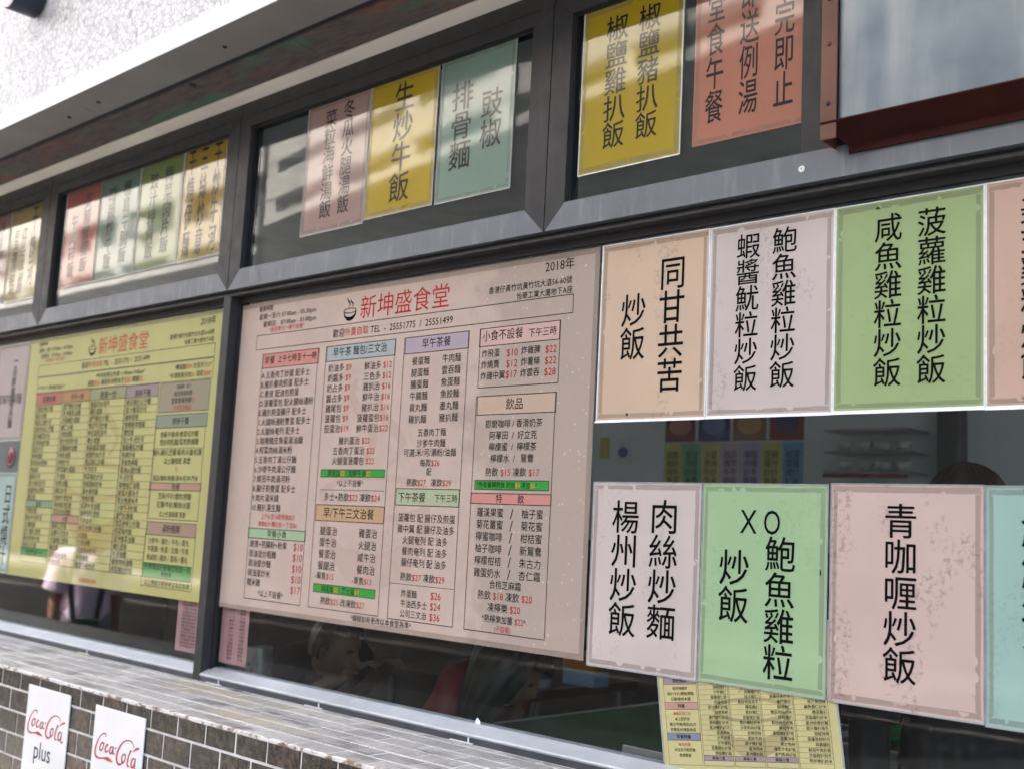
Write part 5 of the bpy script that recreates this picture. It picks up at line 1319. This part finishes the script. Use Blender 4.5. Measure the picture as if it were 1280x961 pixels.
def clear():
    m, nt, out = new_mat('tumbler glass'); lw = N(nt, 'ShaderNodeLayerWeight'); lw.inputs['Blend'].default_value = .35
    tr = N(nt, 'ShaderNodeBsdfTransparent'); tr.inputs['Color'].default_value = (.85, .88, .88, 1); g = N(nt, 'ShaderNodeBsdfGlossy'); g.inputs['Roughness'].default_value = .03
    ms = N(nt, 'ShaderNodeMixShader'); L(nt, lw.outputs['Facing'], ms.inputs[0]); L(nt, tr.outputs[0], ms.inputs[1]); L(nt, g.outputs[0], ms.inputs[2]); L(nt, ms.outputs[0], out.inputs['Surface']); return m
q = MB(); q.lathe([(0, .002), (.026, .002), (.034, .12), (.032, .12), (.025, .008), (0, .008)], (.40, 1.22, ZT), 32); q.build('tumbler', clear(), gl_)
sp = tag(empty('spoon', (.46, 1.1, ZT)), 'shiny steel spoon lying by the water glass', 'spoon')
q = MB(); q.tube([(.50, .98, ZT+.006), (.47, 1.06, ZT+.008), (.45, 1.12, ZT+.006)], [.003, .0025, .004], 8); q.add([(.45+.014*math.cos(a)*k, 1.135+.022*math.sin(a)*k, ZT+.003+.004*k) for k in (.4, 1) for a in [i*math.pi/6 for i in range(12)]], [(i, (i+1) % 12, 12+(i+1) % 12, 12+i) for i in range(12)]+[tuple(range(12))], 0, True); q.build('bowl_and_handle', M_steel, sp)
# narrow steel plate fixed to the ledge behind the glass
lp = tag(empty('ledge_plate', (.15, .052, 1.045)), 'grey steel plate standing on the ledge beside the askew price sheet', 'plate')
q = MB(); q.box((.0755, .05, 1.0455), (.24, .054, 1.0745), bev=.001); q.build('plate_body', plain('dull steel', (.22, .21, .20), .45, .4), lp)

# posters on the far wall
yw_ = 2.3985
def fx(x): return 1.72+.8044*(x-1.72)
def fz(z): return 1.55+.8044*(z-1.55)
def wall_poster(x0, x1, z0, z1, c, label, blot=None, text=None, group='posters on the inside far wall', kind='wall_poster', two=True):
    x0, x1, z0, z1 = fx(x0), fx(x1), fz(z0), fz(z1)
    r = tag(empty(kind, ((x0+x1)/2, yw_, z0)), label, 'poster', group)
    q = MB(); q.box((x0+.003, yw_-.002, z0), (x1-.003, yw_, z1)); q.build('paper', plain('poster %s' % (c,), srgb(*c), .45), r)
    if blot:
        q = MB()
        for (bx_, bz_, rx_, rz_, ci) in blot:
            q.poly([(x0+(x1-x0)*(bx_+rx_*math.cos(a)), yw_-.0026, z0+(z1-z0)*(bz_+rz_*math.sin(a))) for a in [i*math.pi/10 for i in range(20)]], 0)
        q.build('picture', plain('picture %s' % (blot[0][4],), srgb(*blot[0][4]), .5), r)
    if text:
        q = MB()
        for k, s in enumerate(text): put_column(q, s, x0+(x1-x0)*(.66-.33*k), z1-.055, .04, .033, yw_-.0028, 0, 1)
        q.build('lettering', INK_LO, r)
xs = [-2.30+i*.132 for i in range(8)]
tops = [((120, 25, 50), (190, 120, 110), 'maroon picture card, first of the four above the dish strips'), ((25, 50, 110), (90, 130, 190), 'navy picture card, second of the four above the dish strips'), ((150, 105, 70), (200, 160, 90), 'brown picture card, third of the four above the dish strips'), ((140, 50, 45), (60, 50, 110), 'red picture card, fourth of the four above the dish strips')]
for i, (c, b, l) in enumerate(tops): wall_poster(-2.30+i*.235, -2.30+i*.235+.22, 2.115, 2.30, c, l, [(.5, .5, .36, .30, b)])
strips = [((205, 200, 110), 'yellow'), ((110, 190, 150), 'green'), ((215, 205, 115), 'yellow'), ((205, 185, 200), 'pink'), ((190, 180, 215), 'lilac'), ((205, 210, 120), 'yellow'), ((110, 170, 215), 'blue')]
nm = ['first yellow dish strip, leftmost under the maroon card', 'green dish strip on the far wall', 'yellow dish strip between the green and the pink one', 'pale pink dish strip on the far wall', 'lilac dish strip on the far wall', 'yellow dish strip between the lilac and the blue one', 'blue dish strip at the right end of the upper strips']
tt = ['乾炒牛河', '豉椒排骨', '星洲炒米', '沙爹牛肉', '咖喱牛腩', '楊州炒飯', '菠蘿炒飯', '椒鹽豬扒']
for i, ((c, n_), l) in enumerate(zip(strips, nm)): wall_poster(xs[i], xs[i+1], 1.835, 2.105, c, l, None, [tt[i], tt[i+1]])
low = [((215, 190, 150), 'peach'), ((80, 150, 190), 'blue'), ((210, 180, 195), 'pink'), ((190, 195, 220), 'pale lilac'), ((200, 190, 100), 'yellow'), ((190, 90, 130), 'magenta'), ((100, 160, 200), 'light blue')]
for i, (c, n_) in enumerate(low): wall_poster(xs[i], xs[i+1], 1.56, 1.83, c, '%s dish strip in the lower row of strips, below the %s one' % (n_, ['leftmost yellow', 'green', 'second yellow', 'pink', 'lilac', 'third yellow', 'blue'][i]), None, [tt[i+1], tt[i]])
wall_poster(-2.80, -2.715, 2.02, 2.15, (190, 180, 20), 'acid yellow note pinned at the left of the far wall', None, None, None, 'note')
wall_poster(-2.66, -2.55, 1.99, 2.14, (215, 215, 220), 'small white leaflet with blue and orange picture beside the yellow note', [(.45, .45, .35, .22, (40, 70, 150))], None, None)
# shelves with bowls at the right of the posters
shf = tag(empty('wall_shelf', (fx(-.9), 2.3, fz(1.9))), 'steel wall rack with white bowls between the two dark columns', 'rack')
for z in (1.92, 2.02, 2.13):
    q = MB(); q.box((fx(-1.13), 2.20, fz(z)), (fx(-.68), 2.398, fz(z)+.010), bev=.002); q.build('shelf_board', M_steel, shf)
q = MB(); q.box((fx(-1.13), 2.195, fz(1.895)), (fx(-.68), 2.199, fz(1.915))); q.build('red_trim', plain('dark red trim', (.18, .03, .04), .4), shf)
for z in (1.934, 2.034):
    for k in range(4):
        b = tag(empty('bowl', (fx(-1.07+k*.105), 2.29, fz(z-.012)+.0105)), 'white bowl on the steel wall rack', 'bowl', 'white bowls on the rack')
        q = MB(); q.lathe([(0, .0), (.018, .0), (.037, .037), (.0355, .037), (.017, .005), (0, .005)], (fx(-1.07+k*.105), 2.29, fz(z-.012)+.0105), 20); q.build('bowl_body', M_wh, b)

# ================================================================ PEOPLE
def limbs(J, E, R, lat):
    """every bone a tapering rounded limb; the voxel remesh then melts them into one continuous skin"""
    V, F = [], []; lat = Vector(lat).normalized()
    t2 = lambda r: r if isinstance(r, tuple) else (r, r)
    for a, b in E:
        A, B_ = Vector(J[a]), Vector(J[b]); ra, rb = t2(R[a]), t2(R[b]); d = B_-A; ln = d.length
        if ln < 1e-5: continue
        d /= ln; u = lat-d*lat.dot(d)
        u = u.normalized() if u.length > .2 else d.orthogonal().normalized()
        w_ = d.cross(u); rings = []
        for k in range(5):
            an = math.pi/2*(1-k/5); rings.append((A-d*ra[1]*math.sin(an)*.9, ra[0]*math.cos(an), ra[1]*math.cos(an)))
        for k in range(5):
            t = k/4; rings.append((A+d*ln*t, ra[0]+(rb[0]-ra[0])*t, ra[1]+(rb[1]-ra[1])*t))
        for k in range(1, 6):
            an = math.pi/2*k/5; rings.append((B_+d*rb[1]*math.sin(an)*.9, rb[0]*math.cos(an), rb[1]*math.cos(an)))
        n = len(V); sg = 14
        for c, p, q_ in rings:
            p = max(p, 1e-4); q_ = max(q_, 1e-4)
            for i in range(sg):
                th = 2*math.pi*i/sg; V.append(tuple(c+u*p*math.cos(th)+w_*q_*math.sin(th)))
        for j in range(len(rings)-1):
            for i in range(sg): F.append((n+j*sg+i, n+j*sg+(i+1) % sg, n+(j+1)*sg+(i+1) % sg, n+(j+1)*sg+i))
        F.append(tuple(n+i for i in range(sg))[::-1]); m = n+(len(rings)-1)*sg; F.append(tuple(m+i for i in range(sg)))
    return V, F
def remeshed(v, f, vox):
    me = bpy.data.meshes.new('rm'); me.from_pydata(v, [], f)
    o = bpy.data.objects.new('rm', me); COL.objects.link(o)
    r = o.modifiers.new('r', 'REMESH'); r.mode = 'VOXEL'; r.voxel_size = vox; r.use_smooth_shade = True
    s = o.modifiers.new('m', 'SMOOTH'); s.factor = .5; s.iterations = 5
    dg = bpy.context.evaluated_depsgraph_get(); m2 = bpy.data.meshes.new_from_object(o.evaluated_get(dg))
    bpy.data.objects.remove(o); bpy.data.meshes.remove(me)
    return m2
def head_mesh(c, M):
    """skull with brow, sockets, nose, lips, chin and ears; local +Y is forward"""
    vs, fs = [], []; nu, nv = 40, 28
    for j in range(nv+1):
        ph = math.pi*j/nv
        for i in range(nu):
            th = 2*math.pi*i/nu
            x, y, z = math.sin(ph)*math.sin(th), math.sin(ph)*math.cos(th), math.cos(ph)
            px_, py_, pz_ = x*.075, y*.093, z*.115
            if z < 0: px_ *= 1-.28*(-z)**1.3; py_ *= 1-.12*(-z)
            if y > 0:
                g = lambda a, b, sa, sb: math.exp(-((px_-a)/sa)**2-((pz_-b)/sb)**2)
                py_ += y*(.024*g(0, -.028, .013, .017)+.010*g(0, -.008, .010, .022)-.010*(g(.030, .004, .016, .011)+g(-.030, .004, .016, .011))+.005*g(0, .024, .05, .010)
                          +.007*g(0, -.060, .022, .009)-.004*g(0, -.066, .03, .003)+.009*g(0, -.095, .022, .014))
            vs.append((px_, py_, pz_))
    for j in range(nv):
        for i in range(nu): fs.append((j*nu+i, j*nu+(i+1) % nu, (j+1)*nu+(i+1) % nu, (j+1)*nu+i))
    for s in (-1, 1):
        n = len(vs)
        for j in range(9):
            ph = math.pi*j/8
            for i in range(10):
                th = 2*math.pi*i/10; vs.append((s*.074+.009*math.sin(ph)*math.cos(th)+s*.004, -.008+.018*math.sin(ph)*math.sin(th), -.006+.030*math.cos(ph)))
        for j in range(8):
            for i in range(10): fs.append((n+j*10+i, n+j*10+(i+1) % 10, n+(j+1)*10+(i+1) % 10, n+(j+1)*10+i))
    return [tuple(Vector(c)+M @ Vector(p)) for p in vs], fs
def hand_chain(J, E, R, s, wr, el, palm_n, curl=.5):
    """five fingers of different length rooted in the palm"""
    wr, el = Vector(wr), Vector(el); d = (wr-el).normalized(); nrm = Vector(palm_n); nrm = (nrm-d*nrm.dot(d)).normalized(); side = d.cross(nrm)
    pa = 'palm'+s; J[pa] = tuple(wr+d*.045); R[pa] = (.026, .014); E.append(('wr'+s, pa))
    for k, (off, ln) in enumerate(((-.028, .066), (-.0095, .076), (.0095, .071), (.027, .056))):
        b = wr+d*.082+side*off; p = pa; J[pa+'k%d' % k] = tuple(b); R[pa+'k%d' % k] = .0095; E.append((p, pa+'k%d' % k)); p = pa+'k%d' % k; cur = b; dd = d
        for t in range(3):
            dd = (dd*math.cos(curl)+nrm*math.sin(curl)).normalized() if t else (dd*math.cos(curl*.5)+nrm*math.sin(curl*.5)).normalized()
            nn = (nrm-dd*nrm.dot(dd)); cur = cur+dd*ln*(.42, .33, .25)[t]; nme = p+'%d' % t; J[nme] = tuple(cur); R[nme] = (.0088, .0082, .0072)[t]; E.append((p, nme)); p = nme
    b = wr+d*.025-side*.028; J[pa+'th'] = tuple(b); R[pa+'th'] = .011; E.append((pa, pa+'th'))
    b2 = b+(d*.6-side*.6+nrm*.3).normalized()*.034; J[pa+'th1'] = tuple(b2); R[pa+'th1'] = .0098; E.append((pa+'th', pa+'th1'))
    b3 = b2+(d*.85-side*.2+nrm*.4).normalized()*.028; J[pa+'th2'] = tuple(b3); R[pa+'th2'] = .008; E.append((pa+'th1', pa+'th2'))
SKIN = plain('skin', (.30, .165, .11), .5, vscale=12, var=.06); M_eye = plain('dark eye', (.02, .015, .012), .2); M_lip = plain('lip', (.32, .11, .09), .45)
M_hair = plain('black hair', (.010, .009, .009), .38, vscale=30, var=.3); M_hairb = plain('dark brown hair', (.035, .016, .012), .4, vscale=30, var=.3)
def cloth(name, c): return plain(name, c, .85, vscale=7, var=.10, bmp=.25, bscale=22)
def person(J, head_c, yaw, pitch, label, shirt, trousers, hair, long_hair=0.0, sleeve=.62, loose=.013, curl=.5, palm=(0, 0, -1), k=1.0, shoes=None, hvol=1.0, long_sleeves=False):
    J = {a: Vector(b) for a, b in J.items()}
    root = tag(empty('person', (J['pelvis'].x, J['pelvis'].y, min(J['anR'].z, J['anL'].z)-.07)), label, 'person')
    M = Matrix.Rotation(RAD(yaw), 3, 'Z') @ Matrix.Rotation(RAD(pitch), 3, 'X')
    hc = Vector(head_c); J['neck2'] = hc+M @ Vector((0, -.028, -.075)); J['skull'] = hc+M @ Vector((0, -.01, -.02))
    E = [('pelvis', 'waist'), ('waist', 'chest'), ('chest', 'neck'), ('neck', 'neck2'), ('neck2', 'skull')]
    R = dict(pelvis=(.145*k, .105*k), waist=(.125*k, .095*k), chest=(.145*k, .10*k), neck=(.058*k, .055*k), neck2=.050*k, skull=.055)
    for s in 'LR':
        E += [('chest', 'sh'+s), ('sh'+s, 'el'+s), ('el'+s, 'wr'+s), ('pelvis', 'hip'+s), ('hip'+s, 'kn'+s), ('kn'+s, 'an'+s), ('an'+s, 'toe'+s)]
        R.update({'sh'+s: .056*k, 'el'+s: .038*k, 'wr'+s: (.026*k, .022*k), 'hip'+s: .086*k, 'kn'+s: .056*k, 'an'+s: .038*k, 'toe'+s: (.038, .026)})
        hand_chain(J, E, R, s, J['wr'+s], J['el'+s], palm, curl)
    v, f = limbs(J, E, R, Vector(J['shR'])-Vector(J['shL']))
    hv, hf = head_mesh(hc, M); n = len(v); v = v+hv; f = f+[tuple(i+n for i in p) for p in hf]
    me = remeshed(v, f, .0065)
    for m in (SKIN, M_eye, M_lip): me.materials.append(m)
    nv = len(me.vertices); co = np.empty(nv*3); me.vertices.foreach_get('co', co); co = co.reshape(-1, 3)
    no = np.empty(nv*3); me.vertices.foreach_get('normal', no); no = no.reshape(-1, 3)
    loc_h = (co-np.array(hc)) @ np.array(M)
    mi = np.zeros(len(me.polygons), dtype=np.int32)
    fv = [tuple(p.vertices) for p in me.polygons]
    for i, p in enumerate(fv):
        c = loc_h[list(p)].mean(0)
        if c[1] > .05:
            if abs(abs(c[0])-.030) < .012 and abs(c[2]-.003) < .006: mi[i] = 1
            elif abs(c[0]) < .022 and abs(c[2]+.062) < .007: mi[i] = 2
    me.polygons.foreach_set('material_index', mi)
    body = bpy.data.objects.new('body', me); COL.objects.link(body); attach(body, root)
    # which bone each point belongs to
    bones = [('pelvis', 'waist'), ('waist', 'chest'), ('chest', 'neck'), ('neck', 'skull')]+[(a+s, b+s) for s in 'LR' for a, b in (('sh', 'el'), ('el', 'wr'), ('hip', 'kn'), ('kn', 'an'), ('an', 'toe'))]+[('chest', 'sh'+s) for s in 'LR']+[('pelvis', 'hip'+s) for s in 'LR']+[('wr'+s, 'palm'+s) for s in 'LR']
    D = []; T = []
    for a, b in bones:
        A = np.array(J[a]); B_ = np.array(J[b]); d = B_-A; t = ((co-A) @ d)/(d @ d); tc = np.clip(t, 0, 1)
        ra_, rb_ = (np.mean(R[q_]) for q_ in (a, b)); D.append(np.linalg.norm(co-(A+tc[:, None]*d), axis=1)-(ra_+(rb_-ra_)*tc)); T.append(t)
    D = np.array(D); T = np.array(T); bi = D.argmin(0); bt = T[bi, np.arange(nv)]
    lab = np.array([0 if b[0] in ('pelvis', 'waist', 'chest') and not b[1].startswith('hip') and b[1] != 'neck' else 1 if b == ('chest', 'neck') else 2 if b[0] == 'neck' else 3 if b[0].startswith('sh') else 4 if b[0].startswith('el') else 5 if b[0].startswith('hip') else 6 if b[0].startswith('kn') else 7 if b[0].startswith('an') else 8 if b[1].startswith('hip') else 9 for b in bones])[bi]
    hipz = None
    tor = np.array(J['waist']); ax = np.array(J['chest'])-np.array(J['pelvis']); ax /= np.linalg.norm(ax)
    along = (co-np.array(J['pelvis'])) @ ax
    in_shirt = (((lab == 0) | (lab == 8)) & (along > -.02)) | ((lab == 1) & (bt < .82)) | ((lab == 3) & (bt < sleeve)) | (long_sleeves & ((lab == 3) | ((lab == 4) & (bt < .93))))
    in_pants = (((lab == 0) | (lab == 8)) & (along < .03)) | (lab == 5) | ((lab == 6) & (bt < .93))
    in_shoe = (lab == 7) | ((lab == 6) & (bt > .96))
    def shell(name, msk, off, mat, flare=None):
        keep = [p for p in fv if all(msk[i] for i in p)]
        if not keep: return None
        ids = sorted({i for p in keep for i in p}); mp = {i: j for j, i in enumerate(ids)}
        wob = np.array([mnoise.noise(tuple(co[i]*9)) for i in ids])
        o_ = off+.35*off*wob
        if flare is not None: o_ = o_+flare[ids]
        vv = co[ids]+no[ids]*o_[:, None]
        m2 = bpy.data.meshes.new(name); m2.from_pydata([tuple(a) for a in vv], [], [tuple(mp[i] for i in p) for p in keep]); m2.materials.append(mat)
        m2.polygons.foreach_set('use_smooth', [True]*len(keep)); m2.update()
        c = bpy.data.objects.new(name, m2); COL.objects.link(c); attach(c, root); return c
    fl = np.where(lab == 3, np.clip(bt, 0, 1)*loose*1.3, 0)
    shell('shirt', in_shirt, loose, shirt, fl); shell('trousers', in_pants, .008, trousers); shell('shoes', in_shoe, .006, shoes or M_black)
    # hair
    q = MB(); nu, nw = 56, 34; vs = []; fs = []; keep = {}
    for j in range(nw+1):
        ph = math.pi*j/nw
        for i in range(nu):
            th = 2*math.pi*i/nu; x, y, z = math.sin(ph)*math.sin(th), math.sin(ph)*math.cos(th), math.cos(ph)
            st = 1+.035*math.sin(th*19+3*z)+.03*mnoise.noise((x*5, y*5, z*3))
            p = Vector((x*.088*st*hvol, y*.106*st*(1+(hvol-1)*.6), z*.128*st+.004))
            if z < -.05 and long_hair: p.z -= long_hair*(-.05-z)*1.0; p.x *= 1+.10*(-z); p.y = p.y*(1-.3*(-z))-.015*(-z)
            w_ = hc+M @ p
            if long_hair and z < -.05: w_ = Vector((w_.x*.75+(hc.x+(M @ Vector((p.x, p.y, 0))).x)*.25, w_.y, w_.z))
            vs.append(tuple(w_))
            face = y > (.28 if z < .42 else .98) and z < .48 and abs(x) < (.80 if long_hair else .95)
            low = z < (-.93 if long_hair else (-.45 if y < -.1 else -.12))
            keep[j*nu+i] = not (face or low)
    for j in range(nw):
        for i in range(nu):
            f4 = (j*nu+i, j*nu+(i+1) % nu, (j+1)*nu+(i+1) % nu, (j+1)*nu+i)
            if all(keep[a] for a in f4): fs.append(f4)
    q.add(vs, fs, 0, True); q.build('hair', hair, root)
    return root, J
def rotz(p, a, c):
    x, y = p[0]-c[0], p[1]-c[1]; a = RAD(a); return (c[0]+x*math.cos(a)-y*math.sin(a), c[1]+x*math.sin(a)+y*math.cos(a), p[2])
def seated(cx, cy, zs, lean, yaw, arm=.25, headfwd=.0):
    """seated figure facing +Y before it is turned by yaw; lean tips the trunk forward"""
    c, s = math.cos(RAD(lean)), math.sin(RAD(lean)); up = lambda h, side=0, f=0: (cx+side, cy+h*s+f*c, zs+.11+h*c-f*s)
    J = dict(pelvis=(cx, cy, zs+.11), waist=up(.20), chest=up(.36), neck=up(.50))
    for n_, sg in (('L', -1), ('R', 1)):
        J['sh'+n_] = up(.42, sg*.165); J['el'+n_] = up(.20, sg*.22, .10); J['wr'+n_] = (cx+sg*.10, cy+arm+.22, zs+.36)
        J['hip'+n_] = (cx+sg*.085, cy+.03, zs+.10); J['kn'+n_] = (cx+sg*.10, cy+.42, zs+.08); J['an'+n_] = (cx+sg*.10, cy+.40, zs-.36); J['toe'+n_] = (cx+sg*.11, cy+.52, zs-.42)
    h = up(.66, 0, headfwd)
    return {a: rotz(b, yaw, (cx, cy)) for a, b in J.items()}, rotz(h, yaw, (cx, cy))
ZSEAT = FL+.45
# red shirted diner bending over the green table, facing +X
J, h = seated(-1.22, .62, ZSEAT, 40, -80, .10, .06)
person(J, (-.755, .56, 1.115), -90+30, -30, 'seated diner in red with long black hair, bent over the green table', cloth('red cotton', (.22, .022, .026)), cloth('dark denim', (.02, .025, .05)), M_hair, long_hair=.17, hvol=1.42)
stool(-1.19, .62, 'round brown stool under the diner in red')
# diner with short dark hair, turned towards the red one
J, h = seated(-2.25, .74, ZSEAT, 48, -84, .30, .05)
person(J, (-1.745, .66, 1.085), -70, -14, 'seated diner in dark brown with short black hair, below the beige menu', cloth('dark brown cotton', (.018, .013, .012)), cloth('black cloth', (.015, .015, .017)), M_hair)
stool(-2.25, .74, 'round brown stool under the diner in dark brown')
# navy shirted diner at the far side of the green table
J, h = seated(-.62, 2.05, ZSEAT, 12, 180, .10, .0)
person(J, h, 180, -10, 'seated diner in a navy shirt across the green table, head behind the pink card', cloth('navy cotton', (.008, .011, .05)), cloth('grey cloth', (.05, .05, .055)), M_hair, loose=.02, k=1.12)
stool(-.62, 2.05, 'round brown stool under the diner in navy')
# someone standing further in, only the top of the head above the card
def standing(cx, cy, z0, H, yaw, stride=.0):
    s = H/1.70; c = (cx, cy)
    J = dict(pelvis=(cx, cy, z0+.93*s), waist=(cx, cy+.005, z0+1.10*s), chest=(cx, cy, z0+1.28*s), neck=(cx, cy-.005, z0+1.43*s))
    for n_, sg in (('L', -1), ('R', 1)):
        J['sh'+n_] = (cx+sg*.165*s, cy-.005, z0+1.36*s); J['el'+n_] = (cx+sg*.225*s, cy-.02, z0+1.08*s); J['wr'+n_] = (cx+sg*.235*s, cy+.05, z0+.84*s)
        J['hip'+n_] = (cx+sg*.088*s, cy, z0+.88*s); J['kn'+n_] = (cx+sg*.095*s, cy+.02+sg*stride*.5, z0+.48*s); J['an'+n_] = (cx+sg*.10*s, cy-.02+sg*stride, z0+.085*s); J['toe'+n_] = (cx+sg*.115*s, cy+.11+sg*stride, z0+.035*s)
    return {a: rotz(b, yaw, c) for a, b in J.items()}, (rotz((cx, cy+.015, 0), yaw, c)[0], rotz((cx, cy+.015, 0), yaw, c)[1], z0+1.585*s)
J, h = standing(.66, .56, FL, 1.56, 215)
person(J, h, 215, -8, 'person in black inside, brown hair showing above the rosy card', cloth('black cotton', (.012, .012, .014)), cloth('black cloth', (.015, .015, .017)), M_hairb, long_sleeves=True, hvol=1.15)
# passer-by on the pavement whose reflection shows in the yellow board and the glass under it
J, h = standing(-5.75, -1.70, 0, 1.50, -62, .10)
pr_, PJ = person(J, h, -66, -4, 'passer-by in a lilac blouse, mirrored in the glass below the yellow board', cloth('lilac cotton', (.72, .58, .78)), cloth('grey cotton', (.20, .19, .22)), M_hair, loose=.026, sleeve=.86)
# the bag across the chest
def bag():
    c = Vector(PJ['pelvis']); f = Vector((-math.sin(RAD(-62)), math.cos(RAD(-62)), 0)); s = Vector((f.y, -f.x, 0))
    b = tag(empty('shoulder_bag', tuple(c)), 'dark green bag worn in front of the lilac blouse by the passer-by', 'bag')
    fm = Matrix(((s.x, f.x, 0, c.x+f.x*.20), (s.y, f.y, 0, c.y+f.y*.20), (0, 0, 1, c.z+.04), (0, 0, 0, 1)))
    q = MB(); q.box((-.085, -.10, -.19), (.085, -.02, -.04), bev=.025, M=fm); q.build('pouch', plain('dark green canvas', (.012, .055, .04), .8), b)
    q = MB(); q.box((-.082, -.019, -.12), (.082, -.011, -.038), bev=.004, M=fm); q.build('flap', plain('green canvas flap', (.016, .065, .045), .8), b)
    for sg in (-1, 1):
        q = MB(); sh_ = Vector(PJ['shR' if sg > 0 else 'shL']); ne = Vector(PJ['neck'])
        top = ne.lerp(sh_, .5)+Vector((0, 0, .065)); pts = [top-f*.06, top+f*.02, top+f*.10-Vector((0, 0, .05)), c+f*.125+s*sg*.11*(1 if (sh_-c).dot(s)*sg > 0 else -1)+Vector((0, 0, .26)), c+f*.125+s*sg*.075*(1 if (sh_-c).dot(s)*sg > 0 else -1)+Vector((0, 0, -.01))]
        for i in range(len(pts)-1):
            a, d = pts[i], pts[i+1]; w_ = s*.019; t_ = f*.004+Vector((0, 0, .003))
            q.add([a-w_, a+w_, d+w_, d-w_, a-w_+t_, a+w_+t_, d+w_+t_, d-w_+t_], [(0,1,2,3),(4,7,6,5),(0,4,5,1),(1,5,6,2),(2,6,7,3),(3,7,4,0)])
        q.build('strap', plain('dark grey webbing', (.05, .055, .07), .8), b)
bag()
